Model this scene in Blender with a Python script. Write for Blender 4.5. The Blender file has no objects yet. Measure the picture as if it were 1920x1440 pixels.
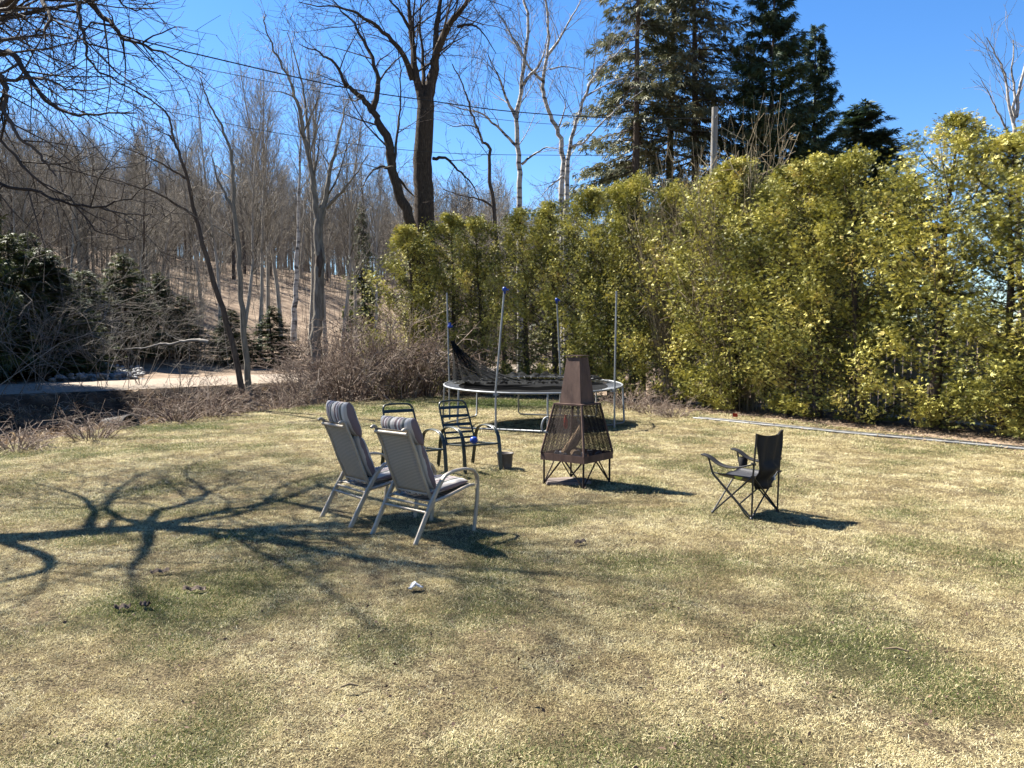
import bpy, math, random
import numpy as np
from mathutils import Vector, Matrix, Quaternion

S = bpy.context.scene
COL = S.collection

# ------------------------------------------------------------------ camera
PITCH = math.radians(2.783)
CAMZ = 1.6
cam_d = bpy.data.cameras.new('camera')
cam = bpy.data.objects.new('camera', cam_d)
COL.objects.link(cam)
cam.location = (0, 0, CAMZ)
cam.rotation_euler = (math.pi / 2 - PITCH, 0, 0)
cam_d.sensor_width = 36
cam_d.lens = 27.0
cam_d.clip_start = 0.05
cam_d.clip_end = 2000
S.camera = cam

# ------------------------------------------------------------------ light
SUN_EL = math.radians(49)
SUN_AZ = math.atan2(-0.86, 0.51)          # measured from +Y towards +X
sx, sy = math.sin(SUN_AZ), math.cos(SUN_AZ)
world = bpy.data.worlds.new('World')
S.world = world
world.use_nodes = True
wn = world.node_tree
wn.nodes.clear()
wo = wn.nodes.new('ShaderNodeOutputWorld')
wb = wn.nodes.new('ShaderNodeBackground')
wh = wn.nodes.new('ShaderNodeHueSaturation')
ws = wn.nodes.new('ShaderNodeTexSky')
ws.sky_type = 'NISHITA'
ws.sun_disc = False
ws.sun_elevation = SUN_EL
ws.sun_rotation = SUN_AZ
ws.altitude = 300
ws.air_density = 1.0
ws.dust_density = 0.15
ws.ozone_density = 3.0
wh.inputs['Saturation'].default_value = 1.28
wh.inputs['Hue'].default_value = 0.506
wb.inputs['Strength'].default_value = 0.05
wn.links.new(ws.outputs[0], wh.inputs['Color'])
wn.links.new(wh.outputs[0], wb.inputs[0])
wn.links.new(wb.outputs[0], wo.inputs[0])
sun_d = bpy.data.lights.new('sun', 'SUN')
sun_d.energy = 5.0
sun_d.angle = math.radians(0.5)
sun_d.color = (1.0, 0.95, 0.85)
sun = bpy.data.objects.new('sun', sun_d)
COL.objects.link(sun)
sun.location = (-20, 12, 30)
sdir = Vector((-sx * math.cos(SUN_EL), -sy * math.cos(SUN_EL), -math.sin(SUN_EL)))
sun.rotation_euler = sdir.to_track_quat('-Z', 'Y').to_euler()
S.view_settings.view_transform = 'Standard'
S.view_settings.look = 'None'
S.view_settings.gamma = 1.0
S.view_settings.exposure = 2.2
S.view_settings.use_curve_mapping = False
S.render.engine = 'CYCLES'
S.cycles.max_bounces = 6
S.cycles.diffuse_bounces = 2
S.cycles.transparent_max_bounces = 12

# ------------------------------------------------------------------ helpers
F = 1440.0
_f = np.array([0, math.cos(PITCH), -math.sin(PITCH)])
_u = np.array([0, math.sin(PITCH), math.cos(PITCH)])


def ray(px, py):
    return _f + np.array([1.0, 0, 0]) * (px - 960) / F + _u * (720 - py) / F


def at(px, py, Y):
    r = ray(px, py)
    return np.array([0, 0, CAMZ]) + r * (Y / r[1])


def gp(px, py, z=0.0):
    r = ray(px, py)
    return np.array([0, 0, CAMZ]) + r * ((z - CAMZ) / r[2])


def tag(o, label=None, cat=None, group=None, kind=None):
    if label: o['label'] = label
    if cat: o['category'] = cat
    if group: o['group'] = group
    if kind: o['kind'] = kind
    return o


def empty(name, loc=(0, 0, 0), rz=0.0, label=None, cat=None, group=None):
    o = bpy.data.objects.new(name, None)
    COL.objects.link(o)
    o.location = loc
    o.rotation_euler = (0, 0, rz)
    o.empty_display_size = 0.1
    return tag(o, label, cat, group)


def link(name, me, parent=None, loc=None):
    o = bpy.data.objects.new(name, me)
    COL.objects.link(o)
    if parent is not None: o.parent = parent
    if loc is not None: o.location = loc
    return o


def arr_mesh(name, V, quads=None, tris=None, material=None, smooth=False, attrs=None):
    me = bpy.data.meshes.new(name)
    V = np.asarray(V, np.float32)
    nq = 0 if quads is None else len(quads)
    nt = 0 if tris is None else len(tris)
    me.vertices.add(len(V))
    me.vertices.foreach_set('co', V.ravel())
    loops = []
    if nq: loops.append(np.asarray(quads, np.int32).ravel())
    if nt: loops.append(np.asarray(tris, np.int32).ravel())
    L = np.concatenate(loops)
    me.loops.add(len(L))
    me.loops.foreach_set('vertex_index', L)
    me.polygons.add(nq + nt)
    starts = np.concatenate([np.arange(nq) * 4, nq * 4 + np.arange(nt) * 3]).astype(np.int32)
    me.polygons.foreach_set('loop_start', starts)
    if smooth:
        me.polygons.foreach_set('use_smooth', np.ones(nq + nt, bool))
    if attrs:
        for k, a in attrs.items():
            at_ = me.attributes.new(k, 'FLOAT', 'POINT')
            at_.data.foreach_set('value', np.asarray(a, np.float32))
    me.update(calc_edges=True)
    if material: me.materials.append(material)
    return me


class Tubes:
    """many tubes in one mesh, batched by (points, sides)"""
    def __init__(self):
        self.g = {}

    def add(self, pts, rad, n=3):
        pts = np.asarray(pts, float)
        rad = np.broadcast_to(np.asarray(rad, float), (len(pts),))
        self.g.setdefault((len(pts), n), []).append((pts, rad))

    def count(self):
        return sum(len(v) for v in self.g.values())

    def mesh(self, name, material, smooth=True):
        Vs, Qs, Rs, off = [], [], [], 0
        rng = np.random.default_rng(5)
        for (k, n), items in self.g.items():
            P = np.stack([a for a, _ in items])
            R = np.stack([b for _, b in items])
            T = np.gradient(P, axis=1)
            T /= np.linalg.norm(T, axis=2, keepdims=True) + 1e-9
            m = T.mean(axis=1, keepdims=True)
            ref = np.where(np.abs(m[..., 2:3]) > 0.8, np.array([1.0, 0, 0]), np.array([0, 0, 1.0]))
            U = np.cross(T, np.broadcast_to(ref, T.shape))
            U /= np.linalg.norm(U, axis=2, keepdims=True) + 1e-9
            W = np.cross(T, U)
            ang = np.arange(n) * 2 * math.pi / n
            c, s = np.cos(ang), np.sin(ang)
            ring = P[:, :, None, :] + R[:, :, None, None] * (U[:, :, None, :] * c[None, None, :, None] + W[:, :, None, :] * s[None, None, :, None])
            N = len(items)
            idx = off + np.arange(N * k * n).reshape(N, k, n)
            a = idx[:, :-1, :]
            b = np.roll(a, -1, axis=2)
            d = idx[:, 1:, :]
            e = np.roll(d, -1, axis=2)
            Qs.append(np.stack([a, b, e, d], axis=-1).reshape(-1, 4))
            Vs.append(ring.reshape(-1, 3))
            Rs.append(np.repeat(rng.random(N), k * n))
            off += N * k * n
        return arr_mesh(name, np.concatenate(Vs), quads=np.concatenate(Qs), material=material, smooth=smooth,
                        attrs={'rnd': np.concatenate(Rs)})


class MB:
    """small mesh builder for made things"""
    def __init__(self):
        self.v = []; self.f = []; self.s = []

    def add(self, verts, faces, smooth=False):
        o = len(self.v)
        self.v += [tuple(map(float, p)) for p in verts]
        self.f += [tuple(i + o for i in f) for f in faces]
        self.s += [smooth] * len(faces)

    def tube(self, pts, r, n=8, caps=True):
        pts = [np.asarray(p, float) for p in pts]
        k = len(pts)
        rr = np.broadcast_to(np.asarray(r, float), (k,))
        P = np.stack(pts)
        T = np.gradient(P, axis=0)
        T /= np.linalg.norm(T, axis=1, keepdims=True) + 1e-9
        ref = np.array([0.03, 0.05, 1.0]) if abs(T[:, 2].mean()) < 0.7 else np.array([1.0, 0.07, 0.03])
        u = np.cross(T[0], ref); u /= np.linalg.norm(u)
        V = []
        for i in range(k):
            u = u - T[i] * np.dot(u, T[i]); u /= np.linalg.norm(u)
            w = np.cross(T[i], u)
            for j in range(n):
                a = 2 * math.pi * j / n
                V.append(P[i] + rr[i] * (math.cos(a) * u + math.sin(a) * w))
        Fc = [(i * n + j, i * n + (j + 1) % n, (i + 1) * n + (j + 1) % n, (i + 1) * n + j) for i in range(k - 1) for j in range(n)]
        self.add(V, Fc, True)
        if caps:
            self.add(V[:n], [tuple(range(n))[::-1]])
            self.add(V[-n:], [tuple(range(n))])
        return self

    def strap(self, pts, w, t, side=(0, 1, 0)):
        """rectangular section swept along pts; w along side"""
        P = np.stack([np.asarray(p, float) for p in pts])
        T = np.gradient(P, axis=0)
        T /= np.linalg.norm(T, axis=1, keepdims=True) + 1e-9
        sd = np.asarray(side, float)
        V = []
        for i in range(len(P)):
            s_ = sd - T[i] * np.dot(sd, T[i]); s_ /= np.linalg.norm(s_)
            nn = np.cross(T[i], s_)
            b = min(t, w) * 0.25
            for a, c in ((-w / 2 + b, -t / 2), (w / 2 - b, -t / 2), (w / 2, -t / 2 + b), (w / 2, t / 2 - b), (w / 2 - b, t / 2), (-w / 2 + b, t / 2), (-w / 2, t / 2 - b), (-w / 2, -t / 2 + b)):
                V.append(P[i] + s_ * a + nn * c)
        n = 8
        Fc = [(i * n + j, i * n + (j + 1) % n, (i + 1) * n + (j + 1) % n, (i + 1) * n + j) for i in range(len(P) - 1) for j in range(n)]
        Fc += [tuple(range(n))[::-1], tuple((len(P) - 1) * n + j for j in range(n))]
        self.add(V, Fc)
        return self

    def box(self, c, size, rz=0.0):
        hx, hy, hz = [s / 2 for s in size]
        ca, sa = math.cos(rz), math.sin(rz)
        V = []
        for z in (-hz, hz):
            for x, y in ((-hx, -hy), (hx, -hy), (hx, hy), (-hx, hy)):
                V.append((c[0] + x * ca - y * sa, c[1] + x * sa + y * ca, c[2] + z))
        self.add(V, [(3, 2, 1, 0), (4, 5, 6, 7), (0, 1, 5, 4), (1, 2, 6, 5), (2, 3, 7, 6), (3, 0, 4, 7)])
        return self

    def sheet(self, grid, t=0.0, smooth=True):
        """grid: (a,b,3) points; given thickness t"""
        G = np.asarray(grid, float)
        a, b = G.shape[:2]
        if t:
            du = np.gradient(G, axis=0); dv = np.gradient(G, axis=1)
            N = np.cross(du, dv); N /= np.linalg.norm(N, axis=2, keepdims=True) + 1e-9
            top = (G + N * t / 2).reshape(-1, 3); bot = (G - N * t / 2).reshape(-1, 3)
            V = np.concatenate([top, bot]); m = a * b
            Fc = []
            for i in range(a - 1):
                for j in range(b - 1):
                    q = (i * b + j, (i + 1) * b + j, (i + 1) * b + j + 1, i * b + j + 1)
                    Fc.append(q); Fc.append(tuple(x + m for x in q[::-1]))
            for i in range(a - 1):
                for j in (0, b - 1):
                    p, q = i * b + j, (i + 1) * b + j
                    Fc.append((p, q, q + m, p + m))
            for j in range(b - 1):
                for i in (0, a - 1):
                    p, q = i * b + j, i * b + j + 1
                    Fc.append((p, q, q + m, p + m))
            self.add(V, Fc, smooth)
        else:
            Fc = [(i * b + j, (i + 1) * b + j, (i + 1) * b + j + 1, i * b + j + 1) for i in range(a - 1) for j in range(b - 1)]
            self.add(G.reshape(-1, 3), Fc, smooth)
        return self

    def pillow(self, fn, nu=12, nv=20, p=4.0):
        """closed padded slab: fn(u,v,w) with u,v in -1..1 and w the half thickness factor"""
        us = np.sin(np.linspace(-1, 1, nu) * math.pi / 2); vs = np.sin(np.linspace(-1, 1, nv) * math.pi / 2)
        V, idx = [], {}
        for s_ in (1, -1):
            for i, u in enumerate(us):
                for j, v in enumerate(vs):
                    w = (max(0.0, 1 - abs(u) ** p) * max(0.0, 1 - abs(v) ** p)) ** 0.5
                    if w < 1e-6 and s_ == -1:
                        idx[(s_, i, j)] = idx[(1, i, j)]
                        continue
                    idx[(s_, i, j)] = len(V)
                    V.append(fn(u, v, s_ * w))
        Fc = []
        for s_ in (1, -1):
            for i in range(nu - 1):
                for j in range(nv - 1):
                    q = [idx[(s_, i, j)], idx[(s_, i + 1, j)], idx[(s_, i + 1, j + 1)], idx[(s_, i, j + 1)]]
                    Fc.append(tuple(q if s_ == 1 else q[::-1]))
        self.add(V, Fc, True)
        return self

    def build(self, name, m, parent=None, loc=None):
        me = bpy.data.meshes.new(name)
        me.from_pydata(self.v, [], self.f)
        me.polygons.foreach_set('use_smooth', self.s)
        me.update()
        if m: me.materials.append(m)
        return link(name, me, parent, loc)


def crom(pts, n=6):
    P = [np.asarray(p, float) for p in pts]
    P = [2 * P[0] - P[1]] + P + [2 * P[-1] - P[-2]]
    out = []
    for i in range(1, len(P) - 2):
        for k in range(n):
            t = k / n
            a, b, c, d = P[i - 1], P[i], P[i + 1], P[i + 2]
            out.append(0.5 * (2 * b + (c - a) * t + (2 * a - 5 * b + 4 * c - d) * t * t + (-a + 3 * b - 3 * c + d) * t ** 3))
    out.append(P[-2])
    return out


def resample(pts, k):
    P = np.stack([np.asarray(p, float) for p in pts])
    L = np.concatenate([[0], np.cumsum(np.linalg.norm(np.diff(P, axis=0), axis=1))])
    q = np.linspace(0, L[-1], k)
    return np.stack([np.interp(q, L, P[:, i]) for i in range(3)], axis=1)


def vnoise(x, y, scale, seed=0):
    """smooth value noise 0..1"""
    r = np.random.default_rng(seed).random((257, 257))
    x = np.asarray(x, float) / scale + 71.3; y = np.asarray(y, float) / scale + 53.7
    xi = np.floor(x).astype(int); yi = np.floor(y).astype(int)
    fx = x - xi; fy = y - yi
    fx = fx * fx * (3 - 2 * fx); fy = fy * fy * (3 - 2 * fy)
    g = lambda a, b: r[a % 256, b % 256]
    return (g(xi, yi) * (1 - fx) + g(xi + 1, yi) * fx) * (1 - fy) + (g(xi, yi + 1) * (1 - fx) + g(xi + 1, yi + 1) * fx) * fy


def sstep(a, b, x):
    t = np.clip((x - a) / (b - a), 0, 1)
    return t * t * (3 - 2 * t)


# ------------------------------------------------------------------ materials
def nodes(name):
    m = bpy.data.materials.new(name)
    m.use_nodes = True
    nt = m.node_tree
    b = nt.nodes['Principled BSDF']
    return m, nt, b, nt.nodes['Material Output']


def N(nt, t, **kw):
    n = nt.nodes.new(t)
    for k, v in kw.items():
        setattr(n, k, v)
    return n


ALB = 0.6   # overall albedo scale, set together with the exposure


def ramp(nt, stops, interp='LINEAR'):
    stops = [(p, tuple(x * ALB for x in c)) for p, c in stops]
    r = nt.nodes.new('ShaderNodeValToRGB')
    r.color_ramp.interpolation = interp
    el = r.color_ramp.elements
    while len(el) > 1: el.remove(el[-1])
    el[0].position = stops[0][0]; el[0].color = (*stops[0][1], 1)
    for p, c in stops[1:]:
        e = el.new(p); e.color = (*c, 1)
    return r


def pmat(name, stops, scale=8.0, rough=0.8, metal=0.0, bump=0.0, stretch=(1, 1, 1), spec=0.3, detail=6, coord='Object', bscale=None, rndmix=0.0):
    m, nt, b, out = nodes(name)
    tc = N(nt, 'ShaderNodeTexCoord')
    mp = N(nt, 'ShaderNodeMapping')
    mp.inputs['Scale'].default_value = stretch
    nz = N(nt, 'ShaderNodeTexNoise')
    nz.inputs['Scale'].default_value = scale
    nz.inputs['Detail'].default_value = detail
    nz.inputs['Roughness'].default_value = 0.65
    nt.links.new(tc.outputs[coord], mp.inputs[0])
    nt.links.new(mp.outputs[0], nz.inputs['Vector'])
    r = ramp(nt, stops)
    fac = nz.outputs['Fac']
    if rndmix:
        a = N(nt, 'ShaderNodeAttribute'); a.attribute_name = 'rnd'
        mx = N(nt, 'ShaderNodeMix'); mx.inputs[0].default_value = rndmix
        nt.links.new(fac, mx.inputs[2]); nt.links.new(a.outputs['Fac'], mx.inputs[3])
        fac = mx.outputs[0]
    nt.links.new(fac, r.inputs[0])
    nt.links.new(r.outputs[0], b.inputs['Base Color'])
    b.inputs['Roughness'].default_value = rough
    b.inputs['Metallic'].default_value = metal
    b.inputs['Specular IOR Level'].default_value = spec
    if bump:
        bp = N(nt, 'ShaderNodeBump')
        bp.inputs['Strength'].default_value = bump
        bp.inputs['Distance'].default_value = 0.02
        if bscale:
            n2 = N(nt, 'ShaderNodeTexNoise'); n2.inputs['Scale'].default_value = bscale; n2.inputs['Detail'].default_value = 8
            nt.links.new(mp.outputs[0], n2.inputs['Vector'])
            nt.links.new(n2.outputs['Fac'], bp.inputs['Height'])
        else:
            nt.links.new(nz.outputs['Fac'], bp.inputs['Height'])
        nt.links.new(bp.outputs[0], b.inputs['Normal'])
    return m


def leaf_mat(name, stops, trans=0.35, rough=0.6, tcol=1.3, spec=0.25, wscale=0.9):
    """leaf colour from a per-spray attribute and a broad noise"""
    m, nt, b, out = nodes(name)
    a = N(nt, 'ShaderNodeAttribute'); a.attribute_name = 'rnd'
    g = N(nt, 'ShaderNodeNewGeometry')
    nz = N(nt, 'ShaderNodeTexNoise'); nz.inputs['Scale'].default_value = wscale; nz.inputs['Detail'].default_value = 3
    nt.links.new(g.outputs['Position'], nz.inputs['Vector'])
    mr = N(nt, 'ShaderNodeMapRange'); mr.inputs[1].default_value = 0.3; mr.inputs[2].default_value = 0.7
    nt.links.new(nz.outputs['Fac'], mr.inputs[0])
    mx = N(nt, 'ShaderNodeMix'); mx.inputs[0].default_value = 0.42
    nt.links.new(a.outputs['Fac'], mx.inputs[2]); nt.links.new(mr.outputs[0], mx.inputs[3])
    r = ramp(nt, stops)
    nt.links.new(mx.outputs[0], r.inputs[0])
    nt.links.new(r.outputs[0], b.inputs['Base Color'])
    b.inputs['Roughness'].default_value = rough
    b.inputs['Specular IOR Level'].default_value = spec
    tr = N(nt, 'ShaderNodeBsdfTranslucent')
    hs = N(nt, 'ShaderNodeHueSaturation'); hs.inputs['Value'].default_value = tcol; hs.inputs['Saturation'].default_value = 1.1
    nt.links.new(r.outputs[0], hs.inputs['Color']); nt.links.new(hs.outputs[0], tr.inputs[0])
    ms = N(nt, 'ShaderNodeMixShader'); ms.inputs[0].default_value = trans
    nt.links.new(b.outputs[0], ms.inputs[1]); nt.links.new(tr.outputs[0], ms.inputs[2])
    nt.links.new(ms.outputs[0], out.inputs[0])
    return m


M = {}
M['bark_dark'] = pmat('bark_dark', [(0.3, (.035, .026, .02)), (0.55, (.085, .065, .05)), (0.75, (.15, .12, .095))], 5, .95, 0, 1.0, (6, 6, 1.2), .1, bscale=9)
M['bark_grey'] = pmat('bark_grey', [(0.3, (.15, .128, .1)), (0.55, (.38, .335, .28)), (0.8, (.68, .615, .53))], 3, .95, 0, .6, (5, 5, 1), .1, rndmix=.35)
M['bark_mid'] = pmat('bark_mid', [(0.3, (.13, .112, .092)), (0.55, (.27, .24, .2)), (0.8, (.42, .38, .32))], 3, .95, 0, .6, (5, 5, 1), .1)
M['bark_brown'] = pmat('bark_brown', [(0.3, (.06, .045, .035)), (0.55, (.13, .1, .08)), (0.8, (.22, .18, .145))], 4, .95, 0, .8, (5, 5, 1), .1)
M['twig_dark'] = pmat('twig_dark', [(0.3, (.045, .035, .03)), (0.7, (.12, .095, .08))], 3, .9, rndmix=.5, spec=.15)
M['twig_grey'] = pmat('twig_grey', [(0.25, (.13, .108, .082)), (0.55, (.33, .285, .23)), (0.8, (.6, .535, .445))], 3, .9, rndmix=.5, spec=.15)
M['twig_red'] = pmat('twig_red', [(0.2, (.15, .095, .075)), (0.5, (.31, .235, .185)), (0.8, (.5, .41, .33))], 3, .9, rndmix=.6, spec=.15)
M['twig_tan'] = pmat('twig_tan', [(0.2, (.22, .17, .11)), (0.5, (.36, .29, .19)), (0.8, (.5, .42, .29))], 3, .9, rndmix=.6, spec=.1)
M['twig_pale'] = pmat('twig_pale', [(0.2, (.13, .11, .095)), (0.6, (.27, .24, .205)), (0.9, (.46, .42, .37))], 3, .9, rndmix=.5, spec=.15)
# birch bark: white with dark horizontal marks
m, nt, b, out = nodes('bark_birch')
tc = N(nt, 'ShaderNodeTexCoord'); mp = N(nt, 'ShaderNodeMapping'); mp.inputs['Scale'].default_value = (2.5, 2.5, 7)
nz = N(nt, 'ShaderNodeTexNoise'); nz.inputs['Scale'].default_value = 1.1; nz.inputs['Detail'].default_value = 5
r = ramp(nt, [(.38, (.06, .05, .045)), (.48, (.4, .36, .32)), (.72, (.62, .58, .52))])
nt.links.new(tc.outputs['Object'], mp.inputs[0]); nt.links.new(mp.outputs[0], nz.inputs['Vector']); nt.links.new(nz.outputs['Fac'], r.inputs[0])
nt.links.new(r.outputs[0], b.inputs['Base Color']); b.inputs['Roughness'].default_value = .8
M['bark_birch'] = m

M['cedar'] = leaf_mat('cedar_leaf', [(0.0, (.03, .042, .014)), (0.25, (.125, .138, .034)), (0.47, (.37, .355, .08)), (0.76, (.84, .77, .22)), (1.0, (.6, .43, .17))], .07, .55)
M['spruce'] = leaf_mat('spruce_needle', [(0.0, (.06, .072, .038)), (0.4, (.15, .158, .08)), (0.75, (.27, .25, .14)), (1.0, (.4, .33, .21))], .15, .6, wscale=.25)
M['fir'] = leaf_mat('fir_needle', [(0.0, (.026, .05, .026)), (0.5, (.075, .115, .052)), (1.0, (.17, .2, .09))], .1, .55, wscale=.3)
M['pine'] = leaf_mat('young_spruce_needle', [(0.0, (.02, .034, .012)), (0.5, (.07, .092, .028)), (1.0, (.2, .2, .07))], .2, .6)
M['deadleaf'] = leaf_mat('dead_leaf', [(0.0, (.14, .085, .05)), (0.5, (.33, .23, .14)), (1.0, (.62, .5, .33))], .2, .8)

# lawn soil / thatch under the grass
m, nt, b, out = nodes('lawn_thatch')
g = N(nt, 'ShaderNodeNewGeometry')
a = N(nt, 'ShaderNodeAttribute'); a.attribute_name = 'green'
n1 = N(nt, 'ShaderNodeTexNoise'); n1.inputs['Scale'].default_value = 75; n1.inputs['Detail'].default_value = 6; n1.inputs['Roughness'].default_value = .75
n2 = N(nt, 'ShaderNodeTexNoise'); n2.inputs['Scale'].default_value = 1.3; n2.inputs['Detail'].default_value = 6
for n_ in (n1, n2): nt.links.new(g.outputs['Position'], n_.inputs['Vector'])
r1 = ramp(nt, [(.38, (.03, .022, .014)), (.5, (.18, .138, .078)), (.62, (.46, .365, .205))])
r2 = ramp(nt, [(.35, (.02, .024, .009)), (.55, (.06, .075, .02)), (.75, (.14, .15, .045))])
nt.links.new(n1.outputs['Fac'], r1.inputs[0]); nt.links.new(n1.outputs['Fac'], r2.inputs[0])
ad = N(nt, 'ShaderNodeMath'); ad.operation = 'MULTIPLY_ADD'; ad.inputs[1].default_value = 1.0; ad.inputs[2].default_value = -.5
mr = N(nt, 'ShaderNodeMath'); mr.operation = 'ADD'; mr.use_clamp = True
nt.links.new(n2.outputs['Fac'], ad.inputs[0]); nt.links.new(ad.outputs[0], mr.inputs[0]); nt.links.new(a.outputs['Fac'], mr.inputs[1])
mx = N(nt, 'ShaderNodeMix'); mx.data_type = 'RGBA'
nt.links.new(mr.outputs[0], mx.inputs[0]); nt.links.new(r1.outputs[0], mx.inputs[6]); nt.links.new(r2.outputs[0], mx.inputs[7])
nt.links.new(mx.outputs[2], b.inputs['Base Color']); b.inputs['Roughness'].default_value = .95; b.inputs['Specular IOR Level'].default_value = .1
bp = N(nt, 'ShaderNodeBump'); bp.inputs['Strength'].default_value = .9; bp.inputs['Distance'].default_value = .03
nt.links.new(n1.outputs['Fac'], bp.inputs['Height']); nt.links.new(bp.outputs[0], b.inputs['Normal'])
M['lawn'] = m

# grass blades: straw, green and brown blades; the share follows the patch they grow in
m, nt, b, out = nodes('grass_blade')
a = N(nt, 'ShaderNodeAttribute'); a.attribute_name = 'rnd'
gi = N(nt, 'ShaderNodeAttribute'); gi.attribute_name = 'green'; gi.attribute_type = 'INSTANCER'
ti = N(nt, 'ShaderNodeAttribute'); ti.attribute_name = 'tone'; ti.attribute_type = 'INSTANCER'
rs = ramp(nt, [(0, (.15, .10, .055)), (.25, (.37, .28, .14)), (.5, (.63, .525, .265)), (.75, (.86, .75, .43)), (1, (.98, .89, .6))])
rg = ramp(nt, [(0, (.055, .085, .018)), (.5, (.12, .165, .035)), (1, (.25, .28, .075))])
mt = N(nt, 'ShaderNodeMix'); mt.inputs[0].default_value = .58
nt.links.new(a.outputs['Fac'], mt.inputs[2]); nt.links.new(ti.outputs['Fac'], mt.inputs[3])
nt.links.new(mt.outputs[0], rs.inputs[0]); nt.links.new(mt.outputs[0], rg.inputs[0])
rb = N(nt, 'ShaderNodeMath'); rb.operation = 'MULTIPLY'; rb.inputs[1].default_value = 7.31
fr = N(nt, 'ShaderNodeMath'); fr.operation = 'FRACT'
lt = N(nt, 'ShaderNodeMath'); lt.operation = 'LESS_THAN'
nt.links.new(a.outputs['Fac'], rb.inputs[0]); nt.links.new(rb.outputs[0], fr.inputs[0]); nt.links.new(fr.outputs[0], lt.inputs[0]); nt.links.new(gi.outputs['Fac'], lt.inputs[1])
mx = N(nt, 'ShaderNodeMix'); mx.data_type = 'RGBA'
nt.links.new(lt.outputs[0], mx.inputs[0]); nt.links.new(rs.outputs[0], mx.inputs[6]); nt.links.new(rg.outputs[0], mx.inputs[7])
nt.links.new(mx.outputs[2], b.inputs['Base Color']); b.inputs['Roughness'].default_value = .65; b.inputs['Specular IOR Level'].default_value = .2
tr = N(nt, 'ShaderNodeBsdfTranslucent'); nt.links.new(mx.outputs[2], tr.inputs[0])
ms = N(nt, 'ShaderNodeMixShader'); ms.inputs[0].default_value = .3
nt.links.new(b.outputs[0], ms.inputs[1]); nt.links.new(tr.outputs[0], ms.inputs[2]); nt.links.new(ms.outputs[0], out.inputs[0])
M['blade'] = m

M['litter'] = pmat('leaf_litter', [(.25, (.07, .05, .036)), (.45, (.2, .142, .1)), (.62, (.35, .265, .19)), (.8, (.48, .38, .29))], 1.2, .95, 0, 1.0, (1, 1, 1), .1, 10, bscale=5)
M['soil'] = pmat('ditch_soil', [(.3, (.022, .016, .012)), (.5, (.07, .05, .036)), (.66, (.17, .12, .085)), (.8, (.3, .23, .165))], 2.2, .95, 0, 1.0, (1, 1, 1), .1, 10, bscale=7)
M['gravel'] = pmat('gravel_road', [(.3, (.17, .135, .105)), (.5, (.33, .27, .215)), (.75, (.5, .42, .34))], 9, .95, 0, .5, (1, 1, 1), .1, 10, bscale=14)
M['silver'] = pmat('champagne_metal', [(.3, (.42, .36, .28)), (.7, (.56, .485, .39))], 6, .5, .2, 0, spec=.4)
M['green_metal'] = pmat('dark_green_metal', [(.3, (.008, .016, .014)), (.7, (.014, .028, .024))], 5, .35, 0, 0, spec=.5)
M['rust'] = pmat('rusty_steel', [(.28, (.05, .03, .025)), (.45, (.12, .072, .056)), (.6, (.17, .105, .08)), (.75, (.3, .16, .1))], 7, .75, .2, .2, (1, 1, .35), spec=.3)
M['rust_dark'] = pmat('sooty_steel', [(.3, (.022, .015, .013)), (.7, (.055, .035, .03))], 7, .75, .3, .1)
M['galv'] = pmat('galvanised_steel', [(.3, (.26, .275, .285)), (.7, (.4, .415, .43))], 5, .5, .5, 0, spec=.5)
M['blue_plastic'] = pmat('blue_plastic', [(.3, (.012, .05, .33)), (.7, (.02, .08, .45))], 4, .4)
M['mat_black'] = pmat('jumping_mat', [(.3, (.006, .006, .007)), (.7, (.014, .015, .016))], 6, .9, spec=.05)
M['camp_black'] = pmat('black_nylon', [(.3, (.006, .006, .007)), (.7, (.013, .013, .015))], 6, .7, spec=.3)
M['camp_grey'] = pmat('grey_nylon', [(.3, (.045, .045, .052)), (.7, (.075, .075, .085))], 6, .6, spec=.3)
M['black_steel'] = pmat('black_steel', [(.3, (.008, .008, .009)), (.7, (.018, .018, .02))], 6, .4, spec=.5)
M['white'] = pmat('white_paper', [(.3, (.5, .51, .55)), (.7, (.68, .69, .73))], 20, .6)
M['yellow'] = pmat('yellow_patch', [(.3, (.6, .55, .05)), (.7, (.7, .66, .1))], 20, .6)
M['red'] = pmat('red_plastic', [(.3, (.5, .03, .015)), (.7, (.62, .06, .03))], 6, .5)
M['stone'] = pmat('paving_stone', [(.3, (.13, .1, .09)), (.7, (.27, .22, .19))], 7, .9, 0, .4)
M['rock'] = pmat('pale_rock', [(.3, (.16, .16, .165)), (.7, (.42, .42, .42))], 3, .85, 0, .4)
M['pail'] = pmat('grimy_pail', [(.3, (.09, .075, .065)), (.7, (.2, .175, .155))], 9, .6)
M['pole_wood'] = pmat('weathered_pole', [(.3, (.2, .185, .165)), (.6, (.34, .315, .285)), (.8, (.45, .42, .385))], 4, .9, 0, .4, (8, 8, .6))
M['wire'] = pmat('cable_black', [(.3, (.02, .02, .022)), (.7, (.035, .035, .04))], 3, .6)
M['pvc'] = pmat('pale_pipe', [(.35, (.12, .12, .12)), (.65, (.34, .34, .34))], 2.5, .6)
M['hose'] = pmat('black_hose', [(.3, (.014, .014, .014)), (.7, (.03, .03, .03))], 4, .5)
M['log'] = pmat('fire_log', [(.3, (.16, .1, .06)), (.6, (.32, .22, .13)), (.8, (.45, .34, .22))], 9, .9, 0, .6, (4, 1, 4))
M['ash'] = pmat('ash_foil', [(.35, (.05, .05, .06)), (.55, (.25, .26, .29)), (.72, (.6, .62, .66))], 22, .55)
M['brown_bottle'] = pmat('brown_clay', [(.3, (.2, .09, .05)), (.7, (.32, .16, .09))], 9, .6)
M['concrete'] = pmat('culvert_pipe', [(.3, (.07, .06, .052)), (.7, (.17, .15, .135))], 6, .9, 0, .3)
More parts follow.
